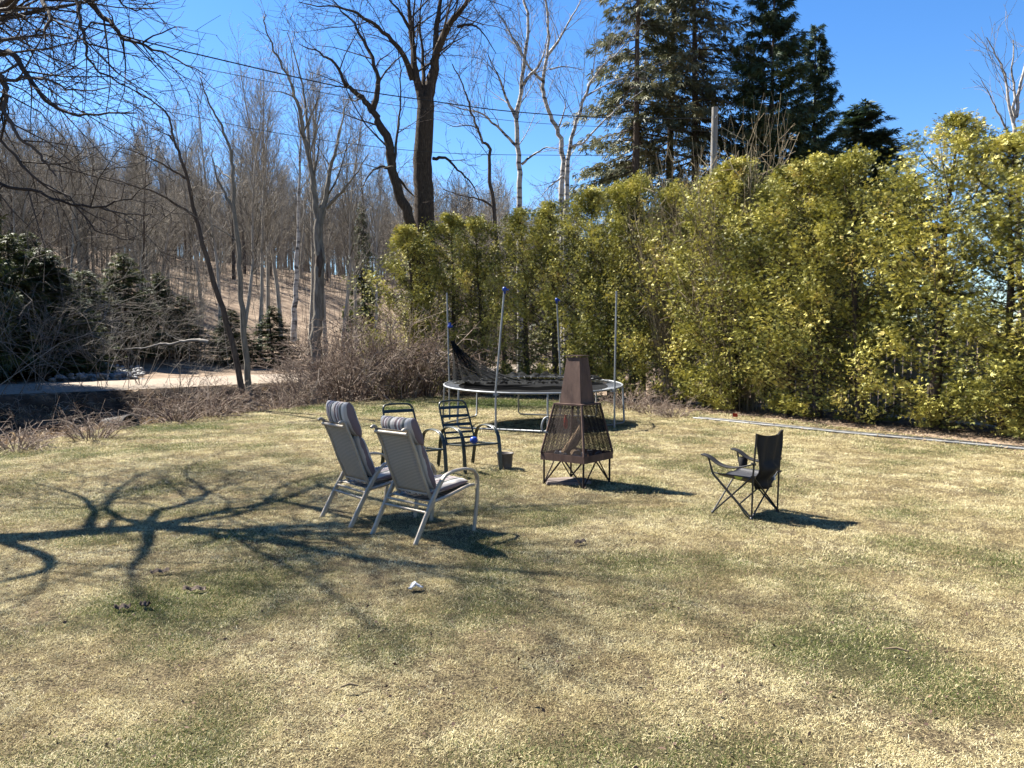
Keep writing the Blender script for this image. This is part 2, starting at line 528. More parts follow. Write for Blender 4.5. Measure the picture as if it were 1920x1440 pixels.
M['siding'] = pmat('grey_siding', [(.3, (.36, .37, .39)), (.7, (.5, .51, .53))], 3, .8)

# woven sling: fine horizontal threads
m, nt, b, out = nodes('woven_sling')
tc = N(nt, 'ShaderNodeTexCoord')
wv = N(nt, 'ShaderNodeTexWave'); wv.wave_type = 'BANDS'; wv.bands_direction = 'Z'; wv.inputs['Scale'].default_value = 22; wv.inputs['Distortion'].default_value = .8; wv.inputs['Detail'].default_value = 3; wv.inputs['Detail Scale'].default_value = 6
r = ramp(nt, [(0, (.26, .23, .185)), (.5, (.42, .375, .31)), (1, (.56, .505, .42))])
nt.links.new(tc.outputs['Object'], wv.inputs['Vector']); nt.links.new(wv.outputs['Fac'], r.inputs[0]); nt.links.new(r.outputs[0], b.inputs['Base Color'])
b.inputs['Roughness'].default_value = .75
M['sling'] = m
# striped cushion cloth: stripes run up the cushion, across local Y
m, nt, b, out = nodes('striped_cloth')
tc = N(nt, 'ShaderNodeTexCoord'); sp = N(nt, 'ShaderNodeSeparateXYZ')
mu = N(nt, 'ShaderNodeMath'); mu.operation = 'MULTIPLY_ADD'; mu.inputs[1].default_value = 6.2; mu.inputs[2].default_value = 10.3
fr = N(nt, 'ShaderNodeMath'); fr.operation = 'FRACT'
nz = N(nt, 'ShaderNodeTexNoise'); nz.inputs['Scale'].default_value = 5
ad = N(nt, 'ShaderNodeMath'); ad.operation = 'MULTIPLY_ADD'; ad.inputs[1].default_value = .02
nt.links.new(tc.outputs['Object'], sp.inputs[0]); nt.links.new(tc.outputs['Object'], nz.inputs['Vector'])
nt.links.new(nz.outputs['Fac'], ad.inputs[0]); nt.links.new(sp.outputs[1], ad.inputs[2]); nt.links.new(ad.outputs[0], mu.inputs[0]); nt.links.new(mu.outputs[0], fr.inputs[0])
r = ramp(nt, [(0, (.24, .175, .18)), (.16, (.62, .56, .5)), (.34, (.78, .73, .67)), (.5, (.17, .18, .165)), (.66, (.5, .46, .42)), (.78, (.34, .24, .24)), (.9, (.85, .8, .74))], 'CONSTANT')
nt.links.new(fr.outputs[0], r.inputs[0]); nt.links.new(r.outputs[0], b.inputs['Base Color']); b.inputs['Roughness'].default_value = .85; b.inputs['Specular IOR Level'].default_value = .15
M['stripe'] = m
# black netting you can see through
m, nt, b, out = nodes('black_netting')
b.inputs['Base Color'].default_value = (.008, .0085, .009, 1); b.inputs['Roughness'].default_value = .9; b.inputs['Specular IOR Level'].default_value = .08
tp = N(nt, 'ShaderNodeBsdfTransparent'); ms = N(nt, 'ShaderNodeMixShader'); ms.inputs[0].default_value = .8
nt.links.new(tp.outputs[0], ms.inputs[1]); nt.links.new(b.outputs[0], ms.inputs[2]); nt.links.new(ms.outputs[0], out.inputs[0])
M['net'] = m

# ------------------------------------------------------------------ terrain
LAWN_EDGE = np.array([(-11, -6), (-10.2, 2), (-9.0, 8), (-8.15, 12.1), (-7.75, 15.2), (-6.6, 18.2), (-5.3, 20.8), (-2.9, 24.2), (1, 28.5), (8, 36), (24, 50), (60, 80)], float)
ROAD_NEAR = np.array([(-40, -26), (-24, 3), (-17, 14.6), (-13.6, 20.2), (-11.5, 22.4), (-9.7, 25.2), (-7.4, 28.6), (-3, 36), (3, 46), (12, 60), (60, 120)], float)


def sdist(x, y, L):
    """signed distance to polyline, positive on its left-hand (outer) side"""
    x = np.asarray(x, float); y = np.asarray(y, float)
    best = np.full(x.shape, 1e9); sg = np.ones(x.shape)
    for (ax, ay), (bx, by) in zip(L[:-1], L[1:]):
        dx, dy = bx - ax, by - ay
        t = np.clip(((x - ax) * dx + (y - ay) * dy) / (dx * dx + dy * dy), 0, 1)
        qx, qy = x - ax - t * dx, y - ay - t * dy
        d = np.hypot(qx, qy)
        s = np.where(dx * (y - ay) - dy * (x - ax) > 0, 1.0, -1.0)
        up = d < best - 1e-9
        best = np.where(up, d, best); sg = np.where(up, s, sg)
    return best * sg


ROAD_W = 7.2


def terrain(x, y):
    x = np.asarray(x, float); y = np.asarray(y, float)
    a = sdist(x, y, LAWN_EDGE); b = sdist(x, y, ROAD_NEAR)
    lawn = 0.035 * (vnoise(x, y, 2.2, 3) - .5) + 0.05 * (vnoise(x, y, 5, 4) - .5)
    aa = np.maximum(a, 0); bb = np.maximum(-b, 0)
    w = aa / (aa + bb + 1e-6)
    gap = np.clip((aa + bb) / 6.0, 0.25, 1)
    ditch = 0.3 * w - 1.25 * gap * np.sin(math.pi * np.clip(w, 0, 1) ** 1.5) + 0.22 * (vnoise(x, y, 1.1, 7) - .5) * np.sin(math.pi * w)
    t = np.maximum(b - ROAD_W, 0)
    amp = 1 - 0.75 * sstep(-4, 30, x)
    hill = 0.3 + amp * (9.5 * sstep(1.0, 44, t) + .115 * np.clip(t - 36, 0, 110)) + 0.5 * sstep(1, 6, t) * (vnoise(x, y, 6, 9) - .5)
    z = np.where(a <= 0, lawn, np.where(b <= 0, ditch, np.where(b < ROAD_W, 0.3, hill)))
    return z


def axis(segs):
    out = [segs[0][0]]
    for a, b, st in segs:
        n = max(1, int(round((b - a) / st)))
        out += list(np.linspace(a, b, n + 1)[1:])
    return np.array(out)


GX = axis([(-600, -120, 40), (-120, -40, 5), (-40, -20, 1), (-20, 14, .2), (14, 40, 2), (40, 120, 8), (120, 600, 40)])
GY = axis([(-40, -4, 4), (-4, 32, .2), (32, 60, .8), (60, 130, 3), (130, 1000, 40)])
XX, YY = np.meshgrid(GX, GY, indexing='ij')
ZZ = terrain(XX, YY)
# hedge foot line (lawn stops here)
HEDGE_FRONT = np.array([(11.6, -6), (10.6, 4), (9.4, 9), (8.25, 12.1), (6.4, 15.2), (4.75, 18.4), (2.9, 21.4), (0.9, 23.4), (-1.6, 24.6), (-2.9, 24.9)], float)


def is_lawn(x, y):
    wob = .25 * (vnoise(x, y, .7, 21) - .5) + .35 * (vnoise(x, y, 2.3, 22) - .5)
    return (sdist(x, y, LAWN_EDGE) < -.02 + wob) & (sdist(x, y, HEDGE_FRONT) > wob) & (y < 25.2)


def greenness(x, y):
    g = .1 + .15 * (vnoise(x, y, 1.6, 31) - .5) + 1.0 * (vnoise(x, y, .55, 32) - .5) + .2 * (vnoise(x, y, 4.5, 33) - .5)
    def blob(px, py, rx, ry, k):
        c = gp(px, py)
        return k * np.exp(-((x - c[0]) / rx) ** 2 - ((y - c[1]) / ry) ** 2)
    g = g + blob(930, 757, 2.6, 1.7, 1.3) + blob(640, 768, 2.2, 1.3, .6) + blob(330, 800, 2.2, 1.0, .4) + blob(60, 850, 1.6, .8, .35)
    g = g + blob(1180, 1085, .8, .45, .4) + blob(280, 1150, .8, .5, .35) + blob(1560, 1200, 1.2, .5, .25) + blob(300, 1010, 1.4, .9, .25)
    g = g - blob(1600, 900, 2.2, 1.5, .18) - blob(1100, 1000, 2.0, .3, .1)
    return np.clip(g, .04, .95)


ni, nj = XX.shape
idx = np.arange(ni * nj).reshape(ni, nj)
Q = np.stack([idx[:-1, :-1], idx[1:, :-1], idx[1:, 1:], idx[:-1, 1:]], -1).reshape(-1, 4)
cx = (XX[:-1, :-1] + XX[1:, 1:]).ravel() / 2; cy = (YY[:-1, :-1] + YY[1:, 1:]).ravel() / 2
lawn_mask = is_lawn(cx, cy) & (cx > -12) & (cx < 12) & (cy > -6)
V = np.stack([XX.ravel(), YY.ravel(), ZZ.ravel()], 1)


def submesh(name, q, material, attrs=None):
    used, inv = np.unique(q.ravel(), return_inverse=True)
    at_ = {k: v[used] for k, v in (attrs or {}).items()}
    return arr_mesh(name, V[used], quads=inv.reshape(-1, 4), material=material, smooth=True, attrs=at_)


green_v = greenness(V[:, 0], V[:, 1])
lawn = tag(link('lawn', submesh('lawn', Q[lawn_mask], M['lawn'], {'green': green_v})), kind='structure')
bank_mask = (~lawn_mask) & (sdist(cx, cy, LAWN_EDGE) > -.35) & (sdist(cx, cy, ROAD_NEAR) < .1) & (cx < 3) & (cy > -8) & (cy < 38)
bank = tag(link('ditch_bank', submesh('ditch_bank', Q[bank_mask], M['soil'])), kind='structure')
ground = tag(link('ground', submesh('ground', Q[~(lawn_mask | bank_mask)], M['litter'])), kind='structure')
# gravel road: a strip 1 cm above the terrain
rp = resample([(p[0], p[1], 0) for p in ROAD_NEAR[:-1]], 160)
tg = np.gradient(rp, axis=0); tg /= np.linalg.norm(tg, axis=1, keepdims=True)
nr = np.stack([-tg[:, 1], tg[:, 0], np.zeros(len(tg))], 1)
wob = .35 * (vnoise(rp[:, 0], rp[:, 1], 1.5, 41) - .5)[:, None]
cols = [rp + nr * (s + (wob if s in (0.1, 6.9) else 0)) for s in (0.1, 1.5, 3.6, 5.7, 6.9)]
G = np.stack(cols, 1)
G[..., 2] = .32 + np.array([0, .03, .06, .03, 0])[None, :]
mb = MB(); mb.sheet(G); road = tag(mb.build('road', M['gravel']), kind='structure')

# ------------------------------------------------------------------ trees
def unit(v):
    v = np.asarray(v, float); return v / (np.linalg.norm(v) + 1e-9)


def side_dir(rng, t, ang):
    a = rng.normal(size=3); a -= t * np.dot(a, t); a = unit(a)
    return unit(t * math.cos(ang) + a * math.sin(ang))


class Grow:
    """branch system: level 0/1 limbs go to the trunk mesh, finer ones to the crown mesh"""
    def __init__(self, seed, spec):
        self.rng = np.random.default_rng(seed); self.sp = spec
        self.trunk = Tubes(); self.crown = Tubes()

    def limb(self, pts, r0, r1, level, sides=None, kids=True, t0=.15):
        n = sides or (9, 6, 5, 3, 3, 3)[level]
        k = len(pts)
        q = np.linspace(0, 1, k)
        rad = r0 + (r1 - r0) * q ** .8
        (self.trunk if level <= self.sp.get('tl', 0) else self.crown).add(pts, rad, n)
        if kids: self.kids(pts, r0, r1, level, t0)

    def kids(self, pts, r0, r1, level, t0=.15):
        sp = self.sp
        if level >= sp['max']: return
        rng = self.rng
        L = np.linalg.norm(np.diff(pts, axis=0), axis=1).sum()
        cnt = sp['per_m'][level] * L * (1 - t0)
        cnt = int(cnt) + (rng.random() < cnt % 1)
        cnt = min(cnt, sp['cap'][level])
        for i in range(cnt):
            t = t0 + (1 - t0) * ((i + rng.random()) / max(cnt, 1))
            t = min(t, .99)
            p = t * (len(pts) - 1); j = min(int(p), len(pts) - 2)
            pos = pts[j] + (pts[j + 1] - pts[j]) * (p - j)
            tan = unit(pts[j + 1] - pts[j])
            ang = sp['ang'][level] * (.7 + .6 * rng.random())
            d = side_dir(rng, tan, ang)
            ln = sp['len'][level] * (1.15 - .65 * t) * (.55 + .8 * rng.random())
            if level >= 1: ln = min(ln, L * .75)
            rr = (r0 + (r1 - r0) * t ** .8) * sp['rr'][level] * (.7 + .4 * rng.random())
            rr = max(rr, sp['rmin'])
            npts = (6, 5, 4, 4, 3)[level]
            path = [pos]; dd = d
            for s in range(npts - 1):
                dd = unit(dd + rng.normal(size=3) * sp['wig'][level] + np.array([0, 0, sp['up'][level]]))
                path.append(path[-1] + dd * ln / (npts - 1))
            self.limb(np.array(path), rr, max(rr * .3, sp['rmin'] * .7), level + 1, t0=.1)


BARE = dict(max=3, tl=0, per_m=(1.6, 2.0, 3.4, 3), cap=(22, 8, 7, 5), ang=(.75, .7, .65, .6), len=(3.6, 1.7, .95, .5),
            rr=(.42, .5, .55, .6), rmin=.006, wig=(.14, .17, .2, .22), up=(.17, .1, .05, .02))


def spec(**kw):
    d = dict(BARE); d.update(kw); return d


def trunk_path(rng, h, lean=.04, k=9, wig=.05):
    p = [np.zeros(3)]; d = unit(np.array([rng.normal() * lean, rng.normal() * lean, 1]))
    for i in range(k - 1):
        d = unit(d + rng.normal(size=3) * wig * np.array([1, 1, .2]) + np.array([0, 0, .08]))
        p.append(p[-1] + d * h / (k - 1))
    p = np.array(p); p[0, 2] -= .3
    return p


def bare_meshes(seed, h, r, sp, bark, twig, t0=.35, lean=.04, nforks=0):
    g = Grow(seed, sp)
    tp = trunk_path(g.rng, h, lean)
    g.limb(tp, r, .015, 0, sides=7, t0=t0)
    return g.trunk.mesh('trunk', M[bark]), g.crown.mesh('crown', M[twig])


def tree_thing(name, meshes, loc, rz, sc, label, cat, group=None, names=('trunk', 'crown')):
    e = empty(name, loc, rz, label, cat, group)
    e.scale = sc if hasattr(sc, '__len__') else (sc, sc, sc)
    for nm, me in zip(names, meshes): link(nm, me, e)
    return e


def tz(x, y): return float(terrain(np.array([x]), np.array([y]))[0])


rnd = random.Random(11)
# --- the wood on the slope: eight kinds of bare tree, then copies
wood_kinds = [bare_meshes(100 + i, 13.5 + i % 3, .13 + .022 * (i % 4), spec(per_m=(2.3, 2.8, 3.2, 2.5), cap=(24, 9, 6, 4), len=(3.2, 1.7, 1.1, .5), ang=(.66, .65, .65, .6), rmin=.0105, rr=(.5, .5, .6, .6)),
                          ('bark_grey', 'bark_brown')[i % 3 == 1], 'twig_grey', t0=.22) for i in range(8)]
taken = []
WOODG = 'bare trees of the wood on the slope'
W_PX = [-400, 0, 100, 200, 330, 400, 480, 640, 700, 760, 900, 1050, 1200]
W_PY = [215, 238, 262, 272, 292, 235, 210, 225, 290, 330, 345, 335, 345]
ZONES = [(-1e9, 'at the left edge above the young spruces'), (110, 'above the pale stones across the road'), (240, 'above the end of the road shadow'), (345, 'behind the leaning dark tree'),
         (430, 'between the twin stems and the birch trunk'), (545, 'behind the birch trunk and burled tree'), (640, 'above the thicket of bare shrubs'), (740, 'behind the huge dark tree'), (850, 'seen over the hedge among the birches')]


def wood_label(px, Y, kind, s):
    zone = [z for a, z in ZONES if px >= a][-1]
    row = 'front-row' if Y < 56 else ('mid-depth' if Y < 76 else 'far')
    return '%s %s bare %s tree of the wood %s' % (row, 'tall' if s > .8 else ('short' if s < .62 else 'mid-sized'), 'brown' if kind % 3 == 1 else 'grey', zone)



def hill_t(x, y): return float(sdist(np.array([x]), np.array([y]), ROAD_NEAR)[0]) - ROAD_W


n = 0
tries = 0
while n < 285 and tries < 9000:
    tries += 1
    px = rnd.uniform(-260, 1130); Y = 42 + 60 * rnd.random() ** 1.1
    X = (px - 960) / F * Y
    t = hill_t(X, Y)
    if t < 4 or (t < 10 and rnd.random() < .5) or (350 < px < 760 and t < 32): continue
    if any((X - a) ** 2 + (Y - b) ** 2 < 1.0 ** 2 for a, b in taken): continue
    taken.append((X, Y))
    top = np.interp(px, W_PX, W_PY) + rnd.uniform(-14, 40)
    s = min(rnd.uniform(.75, 1.1), (1.6 + (650 - top) * Y / F - tz(X, Y)) / 14.5)
    if s < .35: continue
    kd = rnd.randrange(8)
    tree_thing('bare_tree', wood_kinds[kd], (X, Y, tz(X, Y)), rnd.uniform(0, 6.28), (s, s, s * rnd.uniform(.9, 1.1)),
               wood_label(px, Y, kd, s), 'tree', WOODG)
    n += 1

# small understorey saplings of the wood: nobody could count them
tb = Tubes(); r_ = np.random.default_rng(7)
for i in range(3800):
    px = r_.uniform(-250, 1100); Y = r_.uniform(40, 90); X = (px - 960) / F * Y
    if hill_t(X, Y) < (26 if 380 < px < 760 and i % 8 else 2.5): continue
    z = tz(X, Y); h = r_.uniform(1.5, 5.5)
    d = unit(np.array([r_.normal() * .12, r_.normal() * .12, 1])); p0 = np.array([X, Y, z - .1])
    tp = np.array([p0, p0 + d * h * .5 + r_.normal(size=3) * .06, p0 + d * h])
    tb.add(tp, [.022, .014, .005], 3)
    for j in range(7):
        q = p0 + d * h * r_.uniform(.3, 1)
        e = unit(np.array([r_.normal(), r_.normal(), .6])) * r_.uniform(.4, 1.2)
        tb.add(np.array([q, q + e * .5 + r_.normal(size=3) * .04, q + e + np.array([0, 0, .1])]), [.009, .007, .004], 3)
tag(link('undergrowth', tb.mesh('undergrowth', M['twig_grey'])), kind='stuff')

# --- the wood farther up the slope reads as one mass
fcol = bpy.data.collections.new('far_wood_trees')
for i, (a_, b_) in enumerate(wood_kinds[:5]):
    for k_, me_ in enumerate((a_, b_)):
        pass
    nv = len(a_.vertices); va = np.empty(nv * 3, np.float32); a_.vertices.foreach_get('co', va)
    mv = len(b_.vertices); vb = np.empty(mv * 3, np.float32); b_.vertices.foreach_get('co', vb)
    qa = np.empty(len(a_.loops), np.int32); a_.loops.foreach_get('vertex_index', qa)
    qb = np.empty(len(b_.loops), np.int32); b_.loops.foreach_get('vertex_index', qb)
    fcol.objects.link(bpy.data.objects.new('far_tree_%d' % i, arr_mesh('far_tree', np.concatenate([va, vb]).reshape(-1, 3), quads=np.concatenate([qa, qb + nv]).reshape(-1, 4), material=M['twig_grey'], smooth=True,
                                          attrs={'rnd': np.full(nv + mv, .3 + .1 * i)})))


def scatter(name, P, rot, sc, kind_i, coll, extra=None):
    me = bpy.data.meshes.new(name)
    me.vertices.add(len(P)); me.vertices.foreach_set('co', np.asarray(P, np.float32).ravel())
    def fattr(n_, a, t='FLOAT'):
        x = me.attributes.new(n_, t, 'POINT'); x.data.foreach_set('vector' if t == 'FLOAT_VECTOR' else 'value', np.asarray(a).astype(np.int32 if t == 'INT' else np.float32).ravel())
    fattr('sc', sc); fattr('rot', rot, 'FLOAT_VECTOR'); fattr('kind_i', kind_i, 'INT')
    for k_, v_ in (extra or {}).items(): fattr(k_, v_)
    ob = tag(link(name, me), kind='stuff')
    ng = bpy.data.node_groups.new(name + '_scatter', 'GeometryNodeTree')
    ng.interface.new_socket('Geometry', in_out='INPUT', socket_type='NodeSocketGeometry')
    ng.interface.new_socket('Geometry', in_out='OUTPUT', socket_type='NodeSocketGeometry')
    gi_, go_ = ng.nodes.new('NodeGroupInput'), ng.nodes.new('NodeGroupOutput')
    ip = ng.nodes.new('GeometryNodeInstanceOnPoints'); ip.inputs['Pick Instance'].default_value = True
    ci = ng.nodes.new('GeometryNodeCollectionInfo'); ci.inputs['Collection'].default_value = coll
    ci.inputs['Separate Children'].default_value = True; ci.inputs['Reset Children'].default_value = True
    def na(n_, t):
        x = ng.nodes.new('GeometryNodeInputNamedAttribute'); x.data_type = t; x.inputs['Name'].default_value = n_; return x.outputs['Attribute']
    ng.links.new(gi_.outputs[0], ip.inputs['Points']); ng.links.new(ci.outputs[0], ip.inputs['Instance'])
    ng.links.new(na('kind_i', 'INT'), ip.inputs['Instance Index']); ng.links.new(na('rot', 'FLOAT_VECTOR'), ip.inputs['Rotation']); ng.links.new(na('sc', 'FLOAT'), ip.inputs['Scale'])
    ng.links.new(ip.outputs[0], go_.inputs[0])
    md = ob.modifiers.new('scatter', 'NODES'); md.node_group = ng
    return ob


r_ = np.random.default_rng(19); K = 900
fy = r_.uniform(100, 185, K); fx = r_.uniform(-.95, .45, K) * fy
fz = terrain(fx, fy)
fpx = 960 + fx / fy * F
fs = np.minimum(r_.uniform(.8, 1.1, K), (1.6 + (650 - np.interp(fpx, W_PX, W_PY) - r_.uniform(-8, 40, K)) * fy / F - fz) / 14.5)
k_ = fs > .3; fx, fy, fz, fs = fx[k_], fy[k_], fz[k_], fs[k_]; K = len(fx)
K2 = 1100
gy = r_.uniform(84, 150, K2); gx = r_.uniform(-.95, .3, K2) * gy
fx = np.concatenate([fx, gx]); fy = np.concatenate([fy, gy]); fz = np.concatenate([fz, terrain(gx, gy)]); fs = np.concatenate([fs, r_.uniform(.25, .5, K2)]); K = len(fx)
scatter('far_wood', np.stack([fx, fy, fz], 1), np.stack([np.zeros(K), np.zeros(K), r_.uniform(0, 6.28, K)], 1), fs, r_.integers(0, 5, K), fcol)

# --- taller pale trees just across the road, each placed
road_kinds = [bare_meshes(200 + i, 15.5, .15, spec(per_m=(2.6, 3.2, 4.0, 2.6), cap=(40, 12, 9, 5), len=(3.2, 1.8, 1.1, .55), ang=(.55, .6, .6, .6), up=(.22, .14, .06, .02), rmin=.0065),
                          'bark_grey', 'twig_grey', t0=.3, lean=.03) for i in range(4)]
for i, (px, Y, s, lab) in enumerate([
        (415, 43, .92, 'tall bare pale-grey tree across the road just right of the leaning pair of dark stems'),
        (487, 46, 1.02, 'tall bare grey tree standing behind the forked tree, against the sky gap on its left'),
        (527, 47, 1.1, 'tallest bare pale-grey tree across the road left of the white birch trunk'),
        (640, 45, 1.0, 'bushy-topped bare grey tree across the road right of the burled trunk'),
        (668, 49, .98, 'slim bare grey tree across the road next to the small dark spruce'),
        (700, 43, .8, 'low bare grey tree at the right end of the row across the road'),
        (380, 49, .9, 'thin bare grey tree leaning over the road bend at the left of the row'),
        (455, 44, .96, 'bare grey tree across the road showing just right of the twin stem'),
        (505, 50, 1.12, 'tall bare grey tree in the second row across the road, left of the tallest one'),
        (580, 49, 1.12, 'tall bare grey tree in the second row, behind the burled trunk'),
        (612, 46, 1.08, 'tall bare grey tree across the road just right of the burled trunk')]):
    X = (px - 960) / F * Y
    tree_thing('bare_tree', road_kinds[i % 4], (X, Y, tz(X, Y)), i * 1.7, s, lab, 'tree', 'tall bare trees across the road')


def pixel_tree(name, seed, sp, limbs, bark, twig, label, cat='tree', group=None, base=None):
    """limbs: list of (pixel points [(px,py,Y)...], r0, r1, level, t0)"""
    g = Grow(seed, sp)
    first = at(*limbs[0][0][0]) if not isinstance(limbs[0][0], np.ndarray) else limbs[0][0][0]
    origin = np.array(first) if base is None else np.array(base)
    for lp, r0, r1, lev, t0 in limbs:
        P = lp if isinstance(lp, np.ndarray) else np.array([at(*q) for q in lp])
        P = np.array(crom(list(P), 4))
        w = g.rng.normal(size=P.shape) * .012 * (1 if r0 < .1 else 2); w[0] = 0; w[-1] = 0
        g.limb(P + w - origin, r0, r1 if (t0 > .9 or lev == 0) else min(r1, .012), lev, t0=t0)
    e = empty(name, origin, 0, label, cat, group)
    link('trunk', g.trunk.mesh('trunk', M[bark]), e)
    link('crown', g.crown.mesh('crown', M[twig]), e)
    return e


# --- big dark tree with a forked trunk behind the left end of the hedge
Yb = 28.5
big_spec = spec(max=4, tl=1, per_m=(.55, 2.4, 3.6, 3.6), cap=(12, 24, 12, 6), len=(4.2, 2.9, 1.4, .6), ang=(.8, .75, .7, .6), rr=(.25, .4, .5, .6), rmin=.007, wig=(.15, .2, .24, .25), up=(.08, .03, .02, .0))
zb = tz((797 - 960) / F * Yb, Yb)
yb = 650 + (1.6 - zb) * F / Yb + 6
pixel_tree('bare_tree', 301, big_spec, [
    ([(798, yb, Yb), (797, 560, Yb), (795, 380, Yb), (793, 300, Yb), (796, 235, Yb), (797, 185, Yb)], .42, .31, 0, .95),
    ([(795, 205, Yb), (786, 165, Yb), (777, 120, Yb), (771, 60, Yb + .3), (766, 0, Yb + .5), (752, -110, Yb + 1), (745, -190, Yb + 1)], .21, .07, 1, .25),
    ([(800, 205, Yb), (812, 140, Yb), (820, 95, Yb - .2), (845, 45, Yb - .4), (870, 10, Yb - .7), (905, -20, Yb - 1), (990, -90, Yb - 1.5)], .24, .08, 1, .3),
    ([(818, 105, Yb - .2), (819, 55, Yb), (826, 0, Yb + .2), (832, -90, Yb + .5), (826, -180, Yb + .6)], .15, .05, 1, .2),
    ([(796, 175, Yb), (793, 110, Yb + .6), (788, 40, Yb + .8), (800, -60, Yb + 1)], .10, .04, 1, .2),
    ([(774, 150, Yb), (752, 97, Yb - .3), (717, 60, Yb - .6), (673, 27, Yb - 1), (630, 14, Yb - 1.4), (560, 4, Yb - 2)], .12, .03, 1, .2),
    ([(776, 70, Yb), (755, 30, Yb - .4), (735, 5, Yb - .6), (700, -40, Yb - 1)], .08, .03, 1, .2),
    ([(812, 297, Yb), (835, 296, Yb - .3), (858, 318, Yb - .6), (885, 345, Yb - .9), (900, 380, Yb - 1)], .07, .025, 1, .2),
    ([(858, 50, Yb - .5), (882, 46, Yb - .8), (905, 60, Yb - 1), (930, 100, Yb - 1.2)], .06, .02, 1, .2),
], 'bark_dark', 'twig_dark', 'huge dark bare tree with thick forked trunk behind the left end of the hedge')
# --- dark leaning tree on its left
Yl = 27.2
zl = tz((768 - 960) / F * Yl, Yl); yl = 650 + (1.6 - zl) * F / Yl + 6
pixel_tree('bare_tree', 302, spec(big_spec and {}) if False else spec(max=3, tl=1, per_m=(.5, 3.2, 3.6, 3.4), cap=(8, 24, 11, 6), len=(3.4, 2.2, 1.2, .55), rr=(.3, .42, .5, .6), rmin=.0065, wig=(.16, .2, .24, .25), up=(.06, .02, .0, .0), ang=(.8, .75, .7, .6)), [
    ([(785, yl, Yl), (780, 520, Yl), (766, 405, Yl), (750, 370, Yl), (737, 320, Yl), (729, 265, Yl), (712, 235, Yl)], .22, .14, 0, .5),
    ([(712, 235, Yl), (697, 205, Yl), (672, 178, Yl), (652, 160, Yl - .3), (628, 120, Yl - .6), (600, 100, Yl - .9), (560, 82, Yl - 1.3)], .14, .03, 1, .2),
    ([(698, 207, Yl), (709, 165, Yl), (707, 135, Yl), (686, 85, Yl + .3), (664, 45, Yl + .5), (640, 20, Yl + .7), (605, -20, Yl + 1)], .12, .03, 1, .2),
    ([(738, 315, Yl), (744, 260, Yl), (750, 205, Yl + .2), (751, 130, Yl + .4), (740, 60, Yl + .6)], .06, .015, 1, .2),
    ([(734, 318, Yl), (712, 312, Yl - .2), (690, 330, Yl - .5), (675, 360, Yl - .8)], .07, .02, 1, .2),
    ([(738, 322, Yl), (755, 345, Yl + .2), (778, 370, Yl + .8)], .09, .11, 1, .9),
], 'bark_dark', 'twig_dark', 'dark crooked tree leaning left beside the huge forked trunk')

# --- birches behind the hedge
bsp = spec(max=3, tl=1, per_m=(1.2, 2.8, 3.6, 3), cap=(18, 15, 10, 5), len=(2.6, 1.5, .95, .5), rr=(.3, .45, .5, .6), rmin=.006, wig=(.1, .14, .18, .2), up=(.14, .08, .03, .02), ang=(.6, .6, .6, .6))
Y1 = 33.0
pixel_tree('birch_tree', 311, bsp, [
    ([(975, 706, Y1), (974, 520, Y1), (974, 370, Y1), (972, 290, Y1), (968, 225, Y1), (977, 160, Y1), (985, 100, Y1), (990, 40, Y1), (978, -30, Y1 + .3), (970, -100, Y1 + .4)], .15, .04, 0, .35),
    ([(968, 222, Y1), (952, 190, Y1), (938, 150, Y1 - .3), (928, 130, Y1 - .3), (915, 100, Y1 - .5)], .09, .02, 1, .2),
    ([(978, 160, Y1), (995, 140, Y1), (1012, 122, Y1 + .3), (1022, 90, Y1 + .5), (1030, 40, Y1 + .7)], .09, .02, 1, .2),
    ([(970, 275, Y1), (940, 245, Y1 - .2), (905, 215, Y1 - .5), (870, 205, Y1 - .8), (830, 192, Y1 - 1.2)], .07, .015, 1, .2),
    ([(978, 308, Y1), (1000, 290, Y1 - .2), (1025, 277, Y1 - .4), (1050, 280, Y1 - .6)], .06, .015, 1, .2),
    ([(980, 105, Y1), (960, 70, Y1), (945, 40, Y1 + .2), (925, 10, Y1 + .4)], .06, .015, 1, .2),
], 'bark_birch', 'twig_grey', 'white birch with black-flecked trunk right of the huge dark tree', group='birches behind the hedge')
Y2 = 34.5
pixel_tree('birch_tree', 312, bsp, [
    ([(1057, 704, Y2), (1056, 520, Y2), (1054, 370, Y2), (1055, 300, Y2), (1050, 262, Y2), (1036, 225, Y2), (1022, 190, Y2), (1018, 155, Y2), (1024, 115, Y2), (1028, 70, Y2), (1026, 20, Y2), (1018, -60, Y2), (1015, -110, Y2)], .15, .035, 0, .4),
    ([(1019, 152, Y2), (1005, 140, Y2 - .3), (985, 115, Y2 - .6), (970, 80, Y2 - .8), (945, 55, Y2 - 1)], .08, .02, 1, .2),
    ([(1025, 105, Y2), (1045, 80, Y2 + .2), (1062, 50, Y2 + .3), (1085, 10, Y2 + .4), (1100, -30, Y2 + .5)], .08, .02, 1, .2),
    ([(1044, 245, Y2), (1056, 215, Y2), (1060, 190, Y2), (1040, 160, Y2 - .5)], .05, .015, 1, .2),
    ([(1030, 130, Y2), (1060, 125, Y2 - .2), (1090, 130, Y2 - .5)], .04, .01, 1, .2),
], 'bark_birch', 'twig_grey', 'white birch with a kinked trunk between the other two birches', group='birches behind the hedge')
Y3 = 32.5
